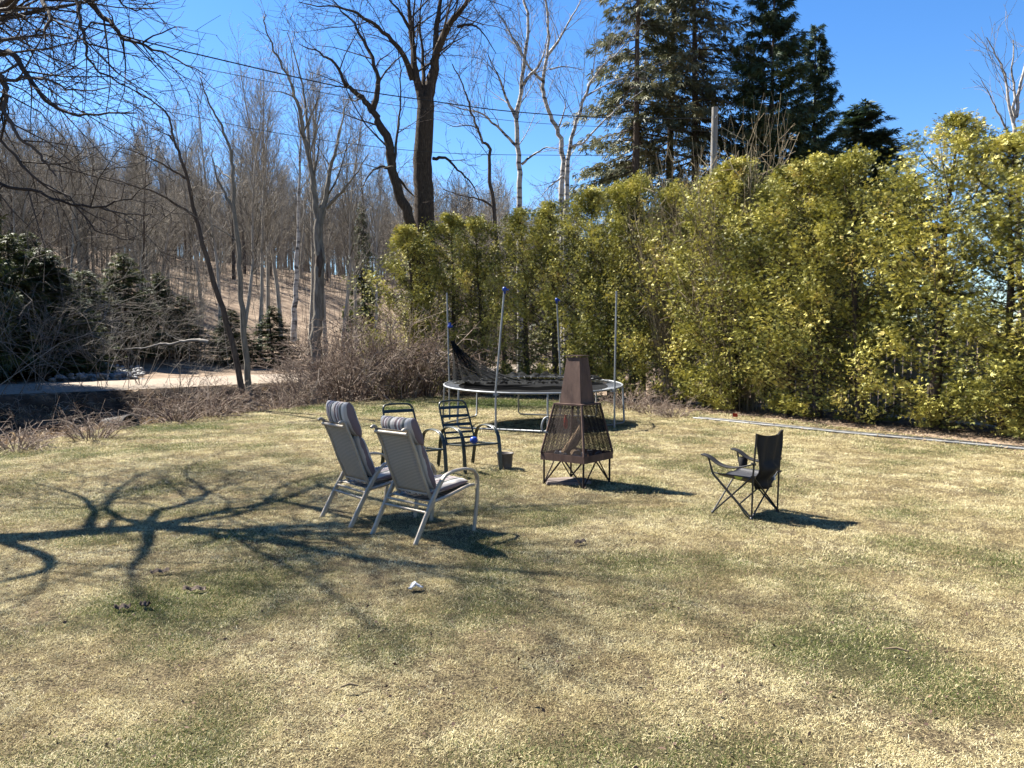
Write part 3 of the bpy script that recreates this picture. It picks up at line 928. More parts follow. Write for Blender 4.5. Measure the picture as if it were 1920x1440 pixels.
pixel_tree('birch_tree', 313, bsp, [
    ([(1060, 706, Y3), (1060, 560, Y3), (1062, 370, Y3), (1066, 300, Y3), (1075, 250, Y3), (1088, 205, Y3), (1105, 160, Y3), (1125, 130, Y3), (1150, 105, Y3), (1180, 80, Y3)], .14, .02, 0, .4),
    ([(1092, 270, Y3), (1110, 250, Y3), (1145, 215, Y3 - .3), (1175, 190, Y3 - .5), (1205, 170, Y3 - .6)], .05, .012, 1, .2),
    ([(1070, 275, Y3), (1092, 270, Y3)], .05, .05, 1, .95),
    ([(1100, 180, Y3), (1135, 160, Y3), (1170, 145, Y3), (1200, 135, Y3 + .3)], .04, .012, 1, .2),
    ([(1056, 330, Y3), (1036, 345, Y3 - .5), (1015, 370, Y3 - .8)], .05, .02, 1, .2),
], 'bark_birch', 'twig_pale', 'thin pale birch leaning right in front of the tall spruces', group='birches behind the hedge')
Y4 = 31
pixel_tree('bare_tree', 314, bsp, [
    ([(945, 706, Y4), (940, 560, Y4), (925, 385, Y4), (918, 340, Y4), (917, 280, Y4), (907, 265, Y4), (890, 230, Y4), (880, 195, Y4), (868, 160, Y4), (848, 120, Y4)], .11, .02, 0, .4),
    ([(930, 395, Y4), (905, 375, Y4), (870, 368, Y4), (830, 355, Y4 - .5)], .06, .015, 1, .2),
    ([(895, 240, Y4), (880, 235, Y4), (850, 237, Y4), (832, 228, Y4)], .03, .01, 1, .2),
], 'bark_brown', 'twig_grey', 'dark thin crooked tree between the huge tree and the first birch')
Y5 = 20.0
pixel_tree('birch_tree', 315, spec(max=3, tl=1, per_m=(1.4, 2.0, 3.2, 3), cap=(16, 12, 8, 5), len=(1.9, 1.1, .7, .4), rr=(.35, .45, .5, .6), rmin=.005, wig=(.1, .14, .18, .2), up=(.16, .1, .05, .02), ang=(.55, .6, .6, .6)), [
    ([(1915, 765, Y5), (1912, 560, Y5), (1906, 330, Y5), (1905, 260, Y5), (1902, 200, Y5), (1901, 140, Y5), (1900, 75, Y5)], .1, .012, 0, .55),
    ([(1904, 250, Y5), (1890, 190, Y5), (1885, 140, Y5), (1868, 105, Y5), (1850, 70, Y5)], .045, .01, 1, .2),
    ([(1905, 220, Y5), (1915, 150, Y5), (1928, 100, Y5), (1935, 60, Y5)], .05, .01, 1, .2),
    ([(1906, 290, Y5), (1880, 230, Y5), (1862, 190, Y5), (1840, 150, Y5)], .035, .008, 1, .2),
], 'bark_birch', 'twig_pale', 'small white birch showing above the tallest end of the hedge')

# --- trees on the near side of the road and along the lawn edge
Y6 = 18.9
esp = spec(max=3, tl=1, per_m=(1.1, 2.6, 3.2, 3), cap=(14, 12, 9, 5), len=(1.7, 1.1, .7, .4), rr=(.34, .45, .5, .6), rmin=.0045, wig=(.14, .18, .22, .22), up=(.1, .05, .02, .0), ang=(.65, .7, .7, .6))
pixel_tree('bare_tree', 321, esp, [
    ([(462, 782, Y6), (448, 700, Y6), (425, 600, Y6), (398, 520, Y6), (375, 440, Y6), (365, 400, Y6), (352, 340, Y6), (338, 295, Y6), (325, 260, Y6), (318, 220, Y6), (300, 200, Y6), (255, 170, Y6 - .3)], .085, .013, 0, .35),
    ([(365, 405, Y6), (335, 385, Y6 - .2), (290, 360, Y6 - .4), (240, 345, Y6 - .7), (190, 330, Y6 - 1)], .04, .01, 1, .2),
    ([(350, 335, Y6), (325, 320, Y6), (300, 305, Y6), (270, 290, Y6), (215, 275, Y6 - .3)], .04, .01, 1, .2),
    ([(325, 265, Y6), (310, 250, Y6), (280, 240, Y6)], .025, .008, 1, .2),
], 'bark_brown', 'twig_dark', 'thin dark tree leaning left from the lawn edge beside its twin stem')
Y7 = 19.1
pixel_tree('bare_tree', 322, esp, [
    ([(470, 778, Y7), (466, 720, Y7), (458, 640, Y7), (452, 560, Y7), (448, 480, Y7), (440, 400, Y7), (437, 330, Y7), (430, 275, Y7), (410, 225, Y7), (390, 190, Y7), (375, 145, Y7)], .095, .013, 0, .35),
    ([(440, 400, Y7), (425, 370, Y7), (408, 335, Y7), (396, 290, Y7)], .05, .015, 1, .2),
    ([(438, 340, Y7), (420, 325, Y7 + .3), (405, 310, Y7 + .5)], .03, .01, 1, .2),
], 'bark_mid', 'twig_grey', 'thin straight twin-stem tree rising from the lawn edge right of the leaning one')
Y8 = 24
burled = pixel_tree('bare_tree', 323, spec(max=3, tl=1, per_m=(.8, 3.4, 4.0, 3.4), cap=(12, 22, 11, 6), len=(2.2, 1.7, 1.0, .5), rr=(.34, .45, .5, .6), rmin=.0055, wig=(.12, .16, .2, .22), up=(.16, .09, .03, .0), ang=(.55, .6, .65, .6)), [
    ([(592, 765, Y8), (594, 690, Y8), (593, 620, Y8), (597, 560, Y8), (600, 490, Y8), (598, 430, Y8), (598, 390, Y8)], .2, .13, 0, .9),
    ([(598, 420, Y8), (590, 365, Y8), (584, 320, Y8), (570, 250, Y8), (555, 190, Y8), (543, 150, Y8), (520, 105, Y8), (500, 60, Y8), (495, 20, Y8)], .11, .02, 1, .2),
    ([(599, 410, Y8), (610, 370, Y8), (618, 320, Y8), (630, 280, Y8), (640, 230, Y8), (655, 180, Y8)], .11, .02, 1, .2),
    ([(580, 300, Y8), (577, 250, Y8 + .3), (572, 190, Y8 + .5), (560, 130, Y8 + .6), (538, 60, Y8 + .7)], .07, .015, 1, .2),
    ([(612, 390, Y8), (640, 360, Y8 - .3), (665, 330, Y8 - .5), (690, 290, Y8 - .6)], .06, .015, 1, .2),
], 'bark_mid', 'twig_grey', 'grey forked tree with a dark burl halfway up its trunk, beside the shrubs')

import bmesh
bm = bmesh.new(); bmesh.ops.create_icosphere(bm, subdivisions=3, radius=1)
rb_ = np.random.default_rng(31); lumps = [(unit(rb_.normal(size=3)), rb_.uniform(.1, .4)) for _ in range(30)]
for v in bm.verts:
    d_ = unit(np.array(v.co)); k_ = .8 + sum(a_ * math.exp(-((1 - float(np.dot(d_, n_))) / .06)) for n_, a_ in lumps)
    v.co = (d_[0] * .13 * k_, d_[1] * .13 * k_, d_[2] * .42 * k_)
me_ = bpy.data.meshes.new('burl'); bm.to_mesh(me_); bm.free(); me_.materials.append(M['bark_brown'])
for p_ in me_.polygons: p_.use_smooth = True
bo = link('burl', me_, burled); bo.location = at(599, 492, Y8 - .06) - np.array(burled.location)
Y9 = 38
pixel_tree('birch_tree', 324, spec(max=3, tl=0, per_m=(1.1, 2.0, 3.0, 3), cap=(16, 9, 8, 5), len=(2.4, 1.4, .9, .5), ang=(.5, .6, .6, .6), up=(.2, .1, .05, 0), rmin=.006), [
    ([(551, 640, Y9), (553, 560, Y9), (558, 480, Y9), (560, 400, Y9), (562, 340, Y9), (563, 270, Y9), (566, 180, Y9)], .16, .02, 0, .35),
], 'bark_birch', 'twig_grey', 'white birch trunk across the road left of the burled tree')

# --- big bare tree just outside the left edge: its boughs hang into view and shade the lawn
def shadow_pt(px, py, h):
    s = gp(px, py); k = h / math.tan(SUN_EL)
    return np.array([s[0] + sx * k, s[1] + sy * k, h])


J = shadow_pt(280, 992, 4.5)
j2 = shadow_pt(0, 1012, 3.2)
Btree = np.array([-7.1, 6.9, -.1])
A = lambda *pts: np.array([np.asarray(p if len(p) == 3 and not isinstance(p, tuple) else at(*p), float) for p in pts])
osp = spec(max=4, tl=1, per_m=(.5, 3.4, 4.4, 4.0), cap=(4, 28, 14, 6), len=(2.6, 2.6, 1.3, .55), rr=(.3, .48, .6, .6), rmin=.0038, wig=(.15, .2, .24, .26), up=(.02, -.02, -.02, .04), ang=(.7, .8, .75, .7))
limbs = [
    (np.array([Btree, Btree + np.array([.1, .2, 1.2]), (Btree + j2) / 2 + np.array([.1, 0, .4]), j2, J]), .21, .14, 0, .95),
    # limbs known by the shadow they throw
    (np.array([J, shadow_pt(400, 966, 5.3), shadow_pt(520, 941, 6.1), shadow_pt(600, 912, 7), shadow_pt(660, 880, 8)]), .085, .03, 1, .2),
    (np.array([J, shadow_pt(200, 955, 5.2), shadow_pt(245, 905, 6.4), shadow_pt(320, 872, 7.4)]), .06, .02, 1, .2),
    (np.array([J, shadow_pt(470, 962, 5.8), shadow_pt(550, 905, 7.2), shadow_pt(700, 868, 8.6)]), .06, .02, 1, .2),
    (np.array([shadow_pt(450, 1000, 5.4), shadow_pt(700, 982, 7.2), shadow_pt(1000, 952, 9.2), shadow_pt(1320, 945, 11)]), .08, .02, 1, .1),
    (np.array([shadow_pt(450, 1000, 5.4), shadow_pt(640, 1045, 6.8), shadow_pt(860, 1090, 8.4)]), .06, .02, 1, .1),
    (np.array([J, shadow_pt(450, 1000, 5.4), shadow_pt(650, 1005, 6.6), shadow_pt(880, 1000, 8.2), shadow_pt(1150, 975, 10)]), .09, .03, 1, .2),
    (np.array([J, shadow_pt(275, 1035, 5.2), shadow_pt(248, 1075, 6.0), shadow_pt(255, 1100, 6.8)]), .065, .03, 1, .25),
    (np.array([j2 * .4 + J * .6, shadow_pt(170, 950, 4.6), shadow_pt(130, 925, 5.2), shadow_pt(40, 900, 6)]), .06, .03, 1, .25),
    (np.array([J, shadow_pt(300, 960, 5.3), shadow_pt(390, 930, 6.2), shadow_pt(350, 885, 7.2), shadow_pt(420, 850, 8.2)]), .07, .02, 1, .25),
    (np.array([J, shadow_pt(560, 1030, 6.6), shadow_pt(760, 1060, 8.2), shadow_pt(1000, 1075, 9.6), shadow_pt(1200, 1090, 10.6)]), .08, .02, 1, .3),
    (np.array([j2, shadow_pt(100, 1060, 4.4), shadow_pt(0, 1100, 5.2), shadow_pt(-150, 1130, 6)]), .07, .02, 1, .25),
    # boughs seen against the sky
    (np.array([J, at(-40, 120, 8.6), at(15, 95, 8.5), at(45, 128, 8.4), at(66, 165, 8.3), at(110, 205, 8.2), at(160, 216, 8.1), at(255, 212, 8.0)]), .05, .008, 2, .25),
    (np.array([J, at(-30, 130, 8.5), at(5, 155, 8.3), at(10, 190, 8.2), at(8, 215, 8.1), at(40, 255, 8.0), at(80, 300, 8.0), at(105, 330, 8.0)]), .045, .008, 2, .25),
    (np.array([shadow_pt(520, 941, 6.1), at(60, -30, 9.6), at(80, 5, 9.3), at(92, 28, 9.0), at(84, 55, 8.8), at(85, 90, 8.6)]), .05, .006, 2, .25),
    (np.array([shadow_pt(520, 941, 6.1), at(110, -60, 9.5), at(143, 0, 9.2), at(152, 43, 9.0), at(160, 78, 8.9), at(165, 112, 8.8), at(200, 142, 8.7), at(252, 170, 8.6), at(310, 208, 8.5)]), .035, .004, 2, .3),
    (np.array([shadow_pt(600, 912, 7), at(150, -10, 10.2), at(188, 28, 10.0), at(218, 52, 9.8), at(232, 72, 9.7), at(262, 80, 9.6), at(320, 105, 9.4), at(385, 140, 9.2)]), .05, .006, 2, .3),
    (np.array([at(240, 74, 9.7), at(262, 82, 9.6), at(318, 54, 9.4), at(352, 52, 9.2)]), .02, .004, 3, .2),
    (np.array([shadow_pt(600, 912, 7), at(130, -60, 10.4), at(200, -20, 10.3), at(240, 15, 10.2), at(300, 15, 10.0)]), .03, .005, 2, .2),
    (np.array([J, at(-60, 160, 8.4), at(0, 150, 8.2), at(50, 147, 8.0), at(90, 150, 7.9), at(140, 170, 7.8), at(205, 163, 7.7)]), .03, .005, 2, .2),
    (np.array([j2 * .3 + J * .7, at(-120, 300, 8.6), at(-40, 335, 8.4), at(0, 346, 8.2), at(75, 363, 8.0), at(125, 380, 7.9), at(185, 388, 7.8), at(235, 376, 7.7), at(285, 342, 7.6)]), .03, .005, 2, .25),
    (np.array([at(185, 388, 7.8), at(235, 402, 7.7), at(285, 402, 7.6)]), .012, .004, 3, .2),
    (np.array([j2 * .3 + J * .7, at(-140, 200, 8.6), at(-30, 230, 8.5), at(25, 290, 8.3), at(80, 345, 8.2), at(130, 370, 8.1), at(180, 430, 8.0), at(250, 450, 7.9)]), .03, .005, 2, .3),
    (np.array([J, at(-90, 60, 8.8), at(-20, 30, 8.7), at(25, 10, 8.6), at(70, -30, 8.5)]), .05, .02, 2, .2),
]
pixel_tree('bare_tree', 331, osp, [(l[0], *l[1:]) for l in limbs], 'bark_dark', 'twig_dark',
           'big bare tree at the left edge whose dark drooping boughs cross the sky', base=Btree)

# ------------------------------------------------------------------ conifers
def leaf_fans(base, d, nrm, L, W, spread, n, rng, droop=0.0):
    """fan of n narrow leaflets per base point: arrays base (K,3), d (K,3), nrm (K,3), L (K,)"""
    K = len(base)
    side = np.cross(d, nrm); side /= np.linalg.norm(side, axis=1, keepdims=True) + 1e-9
    a = (np.linspace(-1, 1, n)[None, :] * spread + rng.normal(size=(K, n)) * .12)
    dirs = d[:, None, :] * np.cos(a)[..., None] + side[:, None, :] * np.sin(a)[..., None]
    perp = -d[:, None, :] * np.sin(a)[..., None] + side[:, None, :] * np.cos(a)[..., None]
    ll = L[:, None] * (1 - .35 * np.abs(np.linspace(-1, 1, n))[None, :]) * rng.uniform(.75, 1.15, (K, n))
    lift = nrm[:, None, :] * (rng.normal(size=(K, n)) * .2)[..., None]
    B = np.broadcast_to(base[:, None, :], dirs.shape)
    tip = B + (dirs + lift) * ll[..., None] + np.array([0, 0, -1.0]) * (droop * ll)[..., None]
    mid = B + (dirs + lift * .5) * (ll * .55)[..., None]
    ww = W * ll[..., None]
    V = np.stack([B, mid + perp * ww, tip, mid - perp * ww], axis=2).reshape(-1, 3)
    q = np.arange(K * n * 4).reshape(-1, 4)
    return V, q


def cedar_meshes(seed, h=5.5, R=1.05):
    rng = np.random.default_rng(seed)
    tb = Tubes(); tp = trunk_path(rng, h * .93, .03, 8, .04)
    tb.add(tp, np.linspace(.09, .012, 8), 6)
    nb = 165
    Bs, Ds, Ns, Ls, Rn = [], [], [], [], []
    ph = rng.uniform(0, 6.28, 6)
    for i in range(nb):
        f = rng.random() ** .9 * .985 + .01
        z = .12 + f * (h - .15)
        az = rng.uniform(0, 6.283)
        prof = (.72 + .4 * math.sin(min(1, f / .35) * math.pi / 2)) * (1 - max(0, (f - .35) / .67) ** 2.1) ** 1
        lump = 1 + .16 * math.sin(2 * az + ph[0] + 3 * f) + .16 * math.sin(7 * f + ph[1] + az) + .1 * math.sin(3 * az + 11 * f + ph[2])
        ln = R * max(prof, .12) * lump * rng.uniform(.6, 1.22) / 1.05
        out = np.array([math.cos(az), math.sin(az), 0])
        c = np.array([np.interp(z, tp[:, 2], tp[:, 0]), np.interp(z, tp[:, 2], tp[:, 1]), z - ln * .45])
        up = .55 + .5 * f
        ts = np.array([0, .35, .7, 1.0])
        path = np.array([c + out * ln * t + np.array([0, 0, up * ln * t * t]) for t in ts])
        if path[:, 2].min() < .08: path[:, 2] += .08 - path[:, 2].min()
        tb.add(path, [.014, .01, .007, .003], 3)
        ns = rng.integers(88, 118)
        tt = np.where(rng.random(ns) < .74, rng.uniform(.76, 1.08, ns), rng.uniform(.1, .7, ns))
        pos = c + out[None, :] * (ln * tt)[:, None] + np.array([0, 0, 1.0])[None, :] * (up * ln * tt * tt)[:, None]
        spread = .05 + .065 * ln * np.maximum(tt - .25, 0)
        pos = pos + rng.normal(size=(ns, 3)) * spread[:, None] * np.array([1, 1, .85])
        pos[:, 2] = np.maximum(pos[:, 2], .1)
        dv = out[None, :] * 1.0 + np.array([0, 0, .55])[None, :] + rng.normal(size=(ns, 3)) * .5
        dv /= np.linalg.norm(dv, axis=1, keepdims=True)
        nn = np.cross(dv, np.array([0, 0, 1.0])[None, :] + rng.normal(size=(ns, 3)) * .6)
        nn = np.cross(nn, dv) * rng.uniform(-.4, 1, (ns, 1)) + nn * rng.uniform(-1, 1, (ns, 1)); nn /= np.linalg.norm(nn, axis=1, keepdims=True) + 1e-9
        Bs.append(pos); Ds.append(dv); Ns.append(nn); Ls.append(rng.uniform(.038, .088, ns))
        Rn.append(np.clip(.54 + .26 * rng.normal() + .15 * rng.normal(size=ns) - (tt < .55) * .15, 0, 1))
    Bv, D_, N_, L_, R_ = map(np.concatenate, (Bs, Ds, Ns, Ls, Rn))
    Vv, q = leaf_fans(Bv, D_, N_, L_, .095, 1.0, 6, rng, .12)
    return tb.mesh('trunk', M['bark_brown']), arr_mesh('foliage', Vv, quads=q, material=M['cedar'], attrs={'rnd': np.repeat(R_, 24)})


cedars = [cedar_meshes(400 + i) for i in range(4)]
HC = resample([(12.6, 2, 0), (11.6, 6, 0), (10.5, 9, 0), (9.15, 12.6, 0), (7.3, 15.7, 0), (5.7, 18.9, 0), (3.8, 22.1, 0), (1.5, 24.6, 0), (-1.2, 26.0, 0), (-3.1, 26.5, 0)], 26)
sky_px = [760, 800, 850, 900, 950, 1000, 1060, 1110, 1150, 1230, 1330, 1420, 1500, 1570, 1640, 1700, 1760, 1815, 1860, 1900, 2000, 3000]
sky_py = [405, 375, 405, 390, 395, 368, 385, 365, 345, 318, 345, 310, 272, 285, 290, 275, 230, 190, 250, 300, 250, 200]
CL = ['cedar at the open left end of the tall hedge, beside the bare shrubs',
      'second cedar from the left end of the hedge, below the huge dark trunk',
      'third cedar from the left end of the hedge, behind the leftmost trampoline pole',
      'fourth cedar from the left end of the hedge, behind the front blue-capped trampoline pole',
      'fifth cedar from the left end of the hedge, below the flecked birch trunk',
      'sixth cedar from the left end of the hedge, behind the rear blue-capped trampoline pole',
      'seventh cedar from the left end of the hedge, above the hood of the fire pit',
      'eighth cedar from the left end of the hedge, right of the trampoline',
      'ninth cedar from the left end of the hedge, left of the utility pole',
      'tenth cedar from the left end of the hedge, just right of the utility pole',
      'eleventh cedar from the left end of the hedge, behind the tan dry shrub',
      'twelfth cedar from the left end of the hedge, behind the folding camp chair',
      'thirteenth cedar from the left end, right of the camp chair',
      'fourteenth cedar from the left end of the hedge, where the pale pipe passes',
      'fifteenth cedar from the left end of the hedge, left of the tallest top',
      'cedar with the tallest pointed top near the right end of the hedge',
      'cedar at the right edge below the small white birch',
      'cedar at the very right edge of the picture, nearest in the hedge',
      'nearest cedar of the hedge, outside the right edge', 'second cedar outside the right edge of the picture']
order = list(range(len(HC)))[::-1]
cedar_places = []
for k, i in enumerate(order):
    x, y, _ = HC[i]
    px = 960 + x / y * F
    x += rnd.uniform(-.22, .22); y += rnd.uniform(-.22, .22)
    py = np.interp(px, sky_px, sky_py)
    h = 1.6 + (650 - py) * y / F
    if px > 1960: h = 5.6
    h *= rnd.uniform(.93, 1.06)
    if px > 2420: continue
    w = rnd.uniform(1.16, 1.38)
    lab = CL[min(k, len(CL) - 1)]
    cedar_places.append((px, x, y, h))
    tree_thing('cedar_tree', cedars[(k * 3 + k // 4) % 4], (x, y, tz(x, y) - .02), rnd.uniform(0, 6.28), (w, w, h / 5.5), lab, 'cedar', 'cedars forming the tall hedge', ('trunk', 'foliage'))


def spruce_meshes(seed, h, R, nb, mat_, droop, sprigs, gap=0.0, top=.04, L0=.34, bare_to=.08, upturn=.0, bark='bark_brown'):
    rng = np.random.default_rng(seed)
    tb = Tubes(); tp = trunk_path(rng, h, .01, 8, .01)
    tb.add(tp, np.linspace(h * .011 + .03, .02, 8), 7)
    Bs, Ds, Ns, Ls, Rn = [], [], [], [], []
    for i in range(nb):
        f = bare_to + (1 - bare_to) * ((i + rng.random()) / nb)
        if gap and rng.random() < gap * (1 - f): continue
        z = f * h; az = rng.uniform(0, 6.283)
        ln = R * (1 - f) ** .75 * rng.uniform(.65, 1.12) + h * top * .25
        out = np.array([math.cos(az), math.sin(az), 0])
        t = np.linspace(0, 1, 5)
        dz = -droop * ln * t + upturn * ln * t * t
        path = np.array([0, 0, z]) + out[None, :] * (ln * t)[:, None] + np.array([0, 0, 1.0]) * dz[:, None]
        tb.add(path, np.linspace(.012 + .012 * ln, .006, 5), 3)
        ns = max(6, int(sprigs * ln))
        tt = .18 + .84 * rng.random(ns) ** .8
        pos = np.array([0, 0, z]) + out[None, :] * (ln * tt)[:, None] + np.array([0, 0, 1.0]) * (-droop * ln * tt + upturn * ln * tt * tt)[:, None]
        sd = np.array([-out[1], out[0], 0])
        sgn = rng.choice([-1, 1], ns)
        pos = pos + sd[None, :] * (rng.normal(size=ns) * .18 * ln * tt)[:, None] + rng.normal(size=(ns, 3)) * .05
        dv = out[None, :] * .8 + sd[None, :] * (sgn * rng.uniform(.1, 1, ns))[:, None] + np.array([0, 0, 1.0]) * rng.normal(-.25 + upturn, .3, ns)[:, None]
        dv /= np.linalg.norm(dv, axis=1, keepdims=True)
        nn = np.array([0, 0, 1.0]) + rng.normal(size=(ns, 3)) * .5
        Bs.append(pos); Ds.append(dv); Ns.append(nn / np.linalg.norm(nn, axis=1, keepdims=True)); Ls.append(rng.uniform(.65, 1.2, ns) * L0)
        Rn.append(np.clip(.45 + .2 * rng.normal() + .15 * rng.normal(size=ns), 0, 1))
    Bv, D_, N_, L_, R_ = map(np.concatenate, (Bs, Ds, Ns, Ls, Rn))
    Vv, q = leaf_fans(Bv, D_, N_, L_, .085, .8, 5, rng, .25)
    return tb.mesh('trunk', M[bark]), arr_mesh('foliage', Vv, quads=q, material=M[mat_], attrs={'rnd': np.repeat(R_, 20)})


def conifer(px, Y, h, meshes, label, rz, w=1.0, z=None, group=None, base_h=None, name='spruce_tree'):
    X = (px - 960) / F * Y
    zz = tz(X, Y) if z is None else z
    tree_thing(name, meshes, (X, Y, zz), rz, (w, w, h / base_h), label, 'spruce', group, ('trunk', 'foliage'))


tall = [spruce_meshes(500 + i, 26, 5.6, 205, 'spruce', .3, 17, gap=.28, L0=.44) for i in range(2)]
dense = [spruce_meshes(510 + i, 21, 3.9, 330, 'fir', -.12, 36, gap=.0, L0=.4, upturn=.25) for i in range(2)]
TS = 'tall conifers behind the hedge'
conifer(1190, 41, 26, tall[0], 'tall open spruce with drooping boughs, leftmost of the conifers behind the hedge', .4, 1.08, group=TS, base_h=26)
conifer(1252, 44, 29, tall[1], 'tall open spruce with a bare trunk showing, second conifer from the birches', 2.2, 1.08, group=TS, base_h=26)
conifer(1303, 42, 28, tall[0], 'tall open spruce rising just left of the utility pole top', 4.0, 1.08, group=TS, base_h=26)
conifer(1435, 40, 21.3, dense[0], 'dense dark green conifer right of the utility pole, reaching the top edge', .9, 1.02, group=TS, base_h=21)
conifer(1520, 42, 18.7, dense[1], 'dark conifer with ragged pointed top standing clear against the sky', 3.1, .76, group=TS, base_h=21)
conifer(1610, 43, 14.9, dense[0], 'shortest dark conifer at the right of the group, sky beside it', 5.0, 1.5, group=TS, base_h=21)
young = [spruce_meshes(520 + i, 8, 2.3, 170, 'pine', .15, 44, L0=.24, bare_to=.03, upturn=.1) for i in range(3)]
YS = 'young spruces along the far side of the road'
for i, (px, Y, h, w, lab) in enumerate([
        (-120, 29.5, 5.6, 1.2, 'wide spruce just outside the left edge across the road'),
        (20, 33, 4.2, 1.1, 'wide green spruce at the left edge across the road, lit on top'),
        (95, 34.5, 4.2, 1.1, 'broad spruce behind the pale stones across the road'),
        (160, 36.5, 4.2, 1.1, 'mid-sized spruce across the road right of the broad one'),
        (235, 38.5, 5.2, 1.05, 'dark bushy spruce above the end of the road shadow'),
        (300, 41, 4.4, .9, 'small spruce across the road left of the leaning dark tree'),
        (345, 42, 3.4, .8, 'low spruce behind the fallen pale branch'),
        (-30, 38, 5.0, 1.2, 'tallest young spruce at the left edge, behind the wide one'),
        (60, 41, 5.2, 1.0, 'slim spruce in the wood above the broad one'),
        (512, 43.5, 3.4, .8, 'small bright spruce between the leaning tree and the birch trunk'),
        (435, 42.5, 3.0, .8, 'small spruce behind the twin stems at the lawn edge'),
        (680, 53, 10.5, .7, 'narrow dark spruce in the wood left of the hedge end')]):
    conifer(px, Y, h, young[i % 3], lab, i * 1.3, w, group=YS, base_h=8)

rq = resample([(q_[0], q_[1], 0) for q_ in ROAD_NEAR[1:6]], 400)
rtan = np.gradient(rq, axis=0); rtan /= np.linalg.norm(rtan, axis=1, keepdims=True)
edge = rq[:, :2] + np.stack([-rtan[:, 1], rtan[:, 0]], 1) * (ROAD_W + 1.0)
epx = 960 + edge[:, 0] / edge[:, 1] * F
for i, (px, h, w, lab) in enumerate([
        (-420, 17, 1.6, 'tall dark spruce beside the road, outside the left edge'), (-300, 17, 1.6, 'second tall dark spruce beside the road outside the left edge'), (-200, 16, 1.5, 'third tall dark spruce beside the road outside the left edge'),
        (-135, 14.5, 1.15, 'dark roadside spruce just beyond the left edge'), (5, 6.1, 1.2, 'dark roadside spruce at the left edge, its boughs to the ground'), (75, 5.6, 1.2, 'dark roadside spruce right behind the pale stones, left one'),
        (140, 5.2, 1.15, 'dark roadside spruce right behind the pale stones, middle one'), (205, 4.8, 1.1, 'dark roadside spruce right behind the pale stones, right one'), (265, 4.8, 1.0, 'last dark roadside spruce, behind the fallen branch')]):
    k_ = int(np.argmin(np.abs(epx - px)))
    x_, y_ = edge[k_] + (np.array([-2.0, 1.5]) if px > 0 else 0)
    tree_thing('spruce_tree', young[i % 3], (x_, y_, tz(x_, y_) - .05), i * 1.1, (w, w, h / 8), lab, 'spruce', 'dark spruces lining the far edge of the road', ('trunk', 'foliage'))

# ------------------------------------------------------------------ shrubs, brush, bank
def shrub_mesh(seed, h, r, stems, mat_, curve=.5, twigs=10, rmin=.004, r0=.013):
    rng = np.random.default_rng(seed); tb = Tubes()
    for i in range(stems):
        az = rng.uniform(0, 6.283); o = np.array([math.cos(az), math.sin(az), 0])
        p = o * rng.uniform(0, r * (.35 if curve > .2 else .8)); p[2] = -.05
        L = h * rng.uniform(.55, 1.1); d = unit(o * rng.uniform(.05, r / h) + np.array([0, 0, 1]))
        path = [p]
        for s in range(5):
            d = unit(d + rng.normal(size=3) * .16 + o * curve * .12 - np.array([0, 0, curve * .06 * s]))
            path.append(path[-1] + d * L / 5)
        path = np.array(path)
        tb.add(path, np.linspace(r0, rmin, 6), 4)
        for j in range(twigs):
            t = rng.uniform(.25, .98) * 5; k = min(int(t), 4)
            q = path[k] + (path[k + 1] - path[k]) * (t - k)
            dd = side_dir(rng, unit(path[k + 1] - path[k]), rng.uniform(.4, 1.1)); ll = L * rng.uniform(.12, .35)
            m1 = q + dd * ll * .5 + rng.normal(size=3) * ll * .08
            tb.add(np.array([q, m1, m1 + unit(dd + rng.normal(size=3) * .35) * ll * .5]), [rmin * 1.2, rmin, rmin * .7], 3)
            for _ in range(2):
                q2 = m1; d2 = side_dir(rng, dd, .8)
                tb.add(np.array([q2, q2 + d2 * ll * .2 + rng.normal(size=3) * .02, q2 + d2 * ll * .42]), [rmin, rmin * .8, rmin * .6], 3)
    return tb.mesh('stems', M[mat_])


shr = [shrub_mesh(600 + i, 2.6, 1.6, 44, 'twig_red', .6, 12, .0055, .017) for i in range(3)]
SG = 'bare shrubs at the back edge of the lawn'
for i, (px, py, s, lab) in enumerate([
        (640, 752, .95, 'bare grey-brown shrub at the lawn edge right of the burled trunk'),
        (690, 748, 1.15, 'tall bare twiggy shrub in the middle of the thicket left of the hedge'),
        (745, 746, 1.2, 'bare reddish shrub against the left end of the hedge'),
        (800, 744, .85, 'bare shrub in front of the first cedar, behind the trampoline'),
        (560, 760, .6, 'low bare shrub left of the burled trunk'),
        (715, 730, 1.35, 'bare shrub at the back of the thicket by the hedge end'),
        (650, 730, 1.2, 'bare shrub behind the burled trunk by the road')]):
    p = gp(px, py)
    e = empty('bare_shrub', (p[0], p[1], tz(p[0], p[1])), i * 2.1, lab, 'shrub', SG); e.scale = (s, s, s)
    link('stems', shr[i % 3], e)
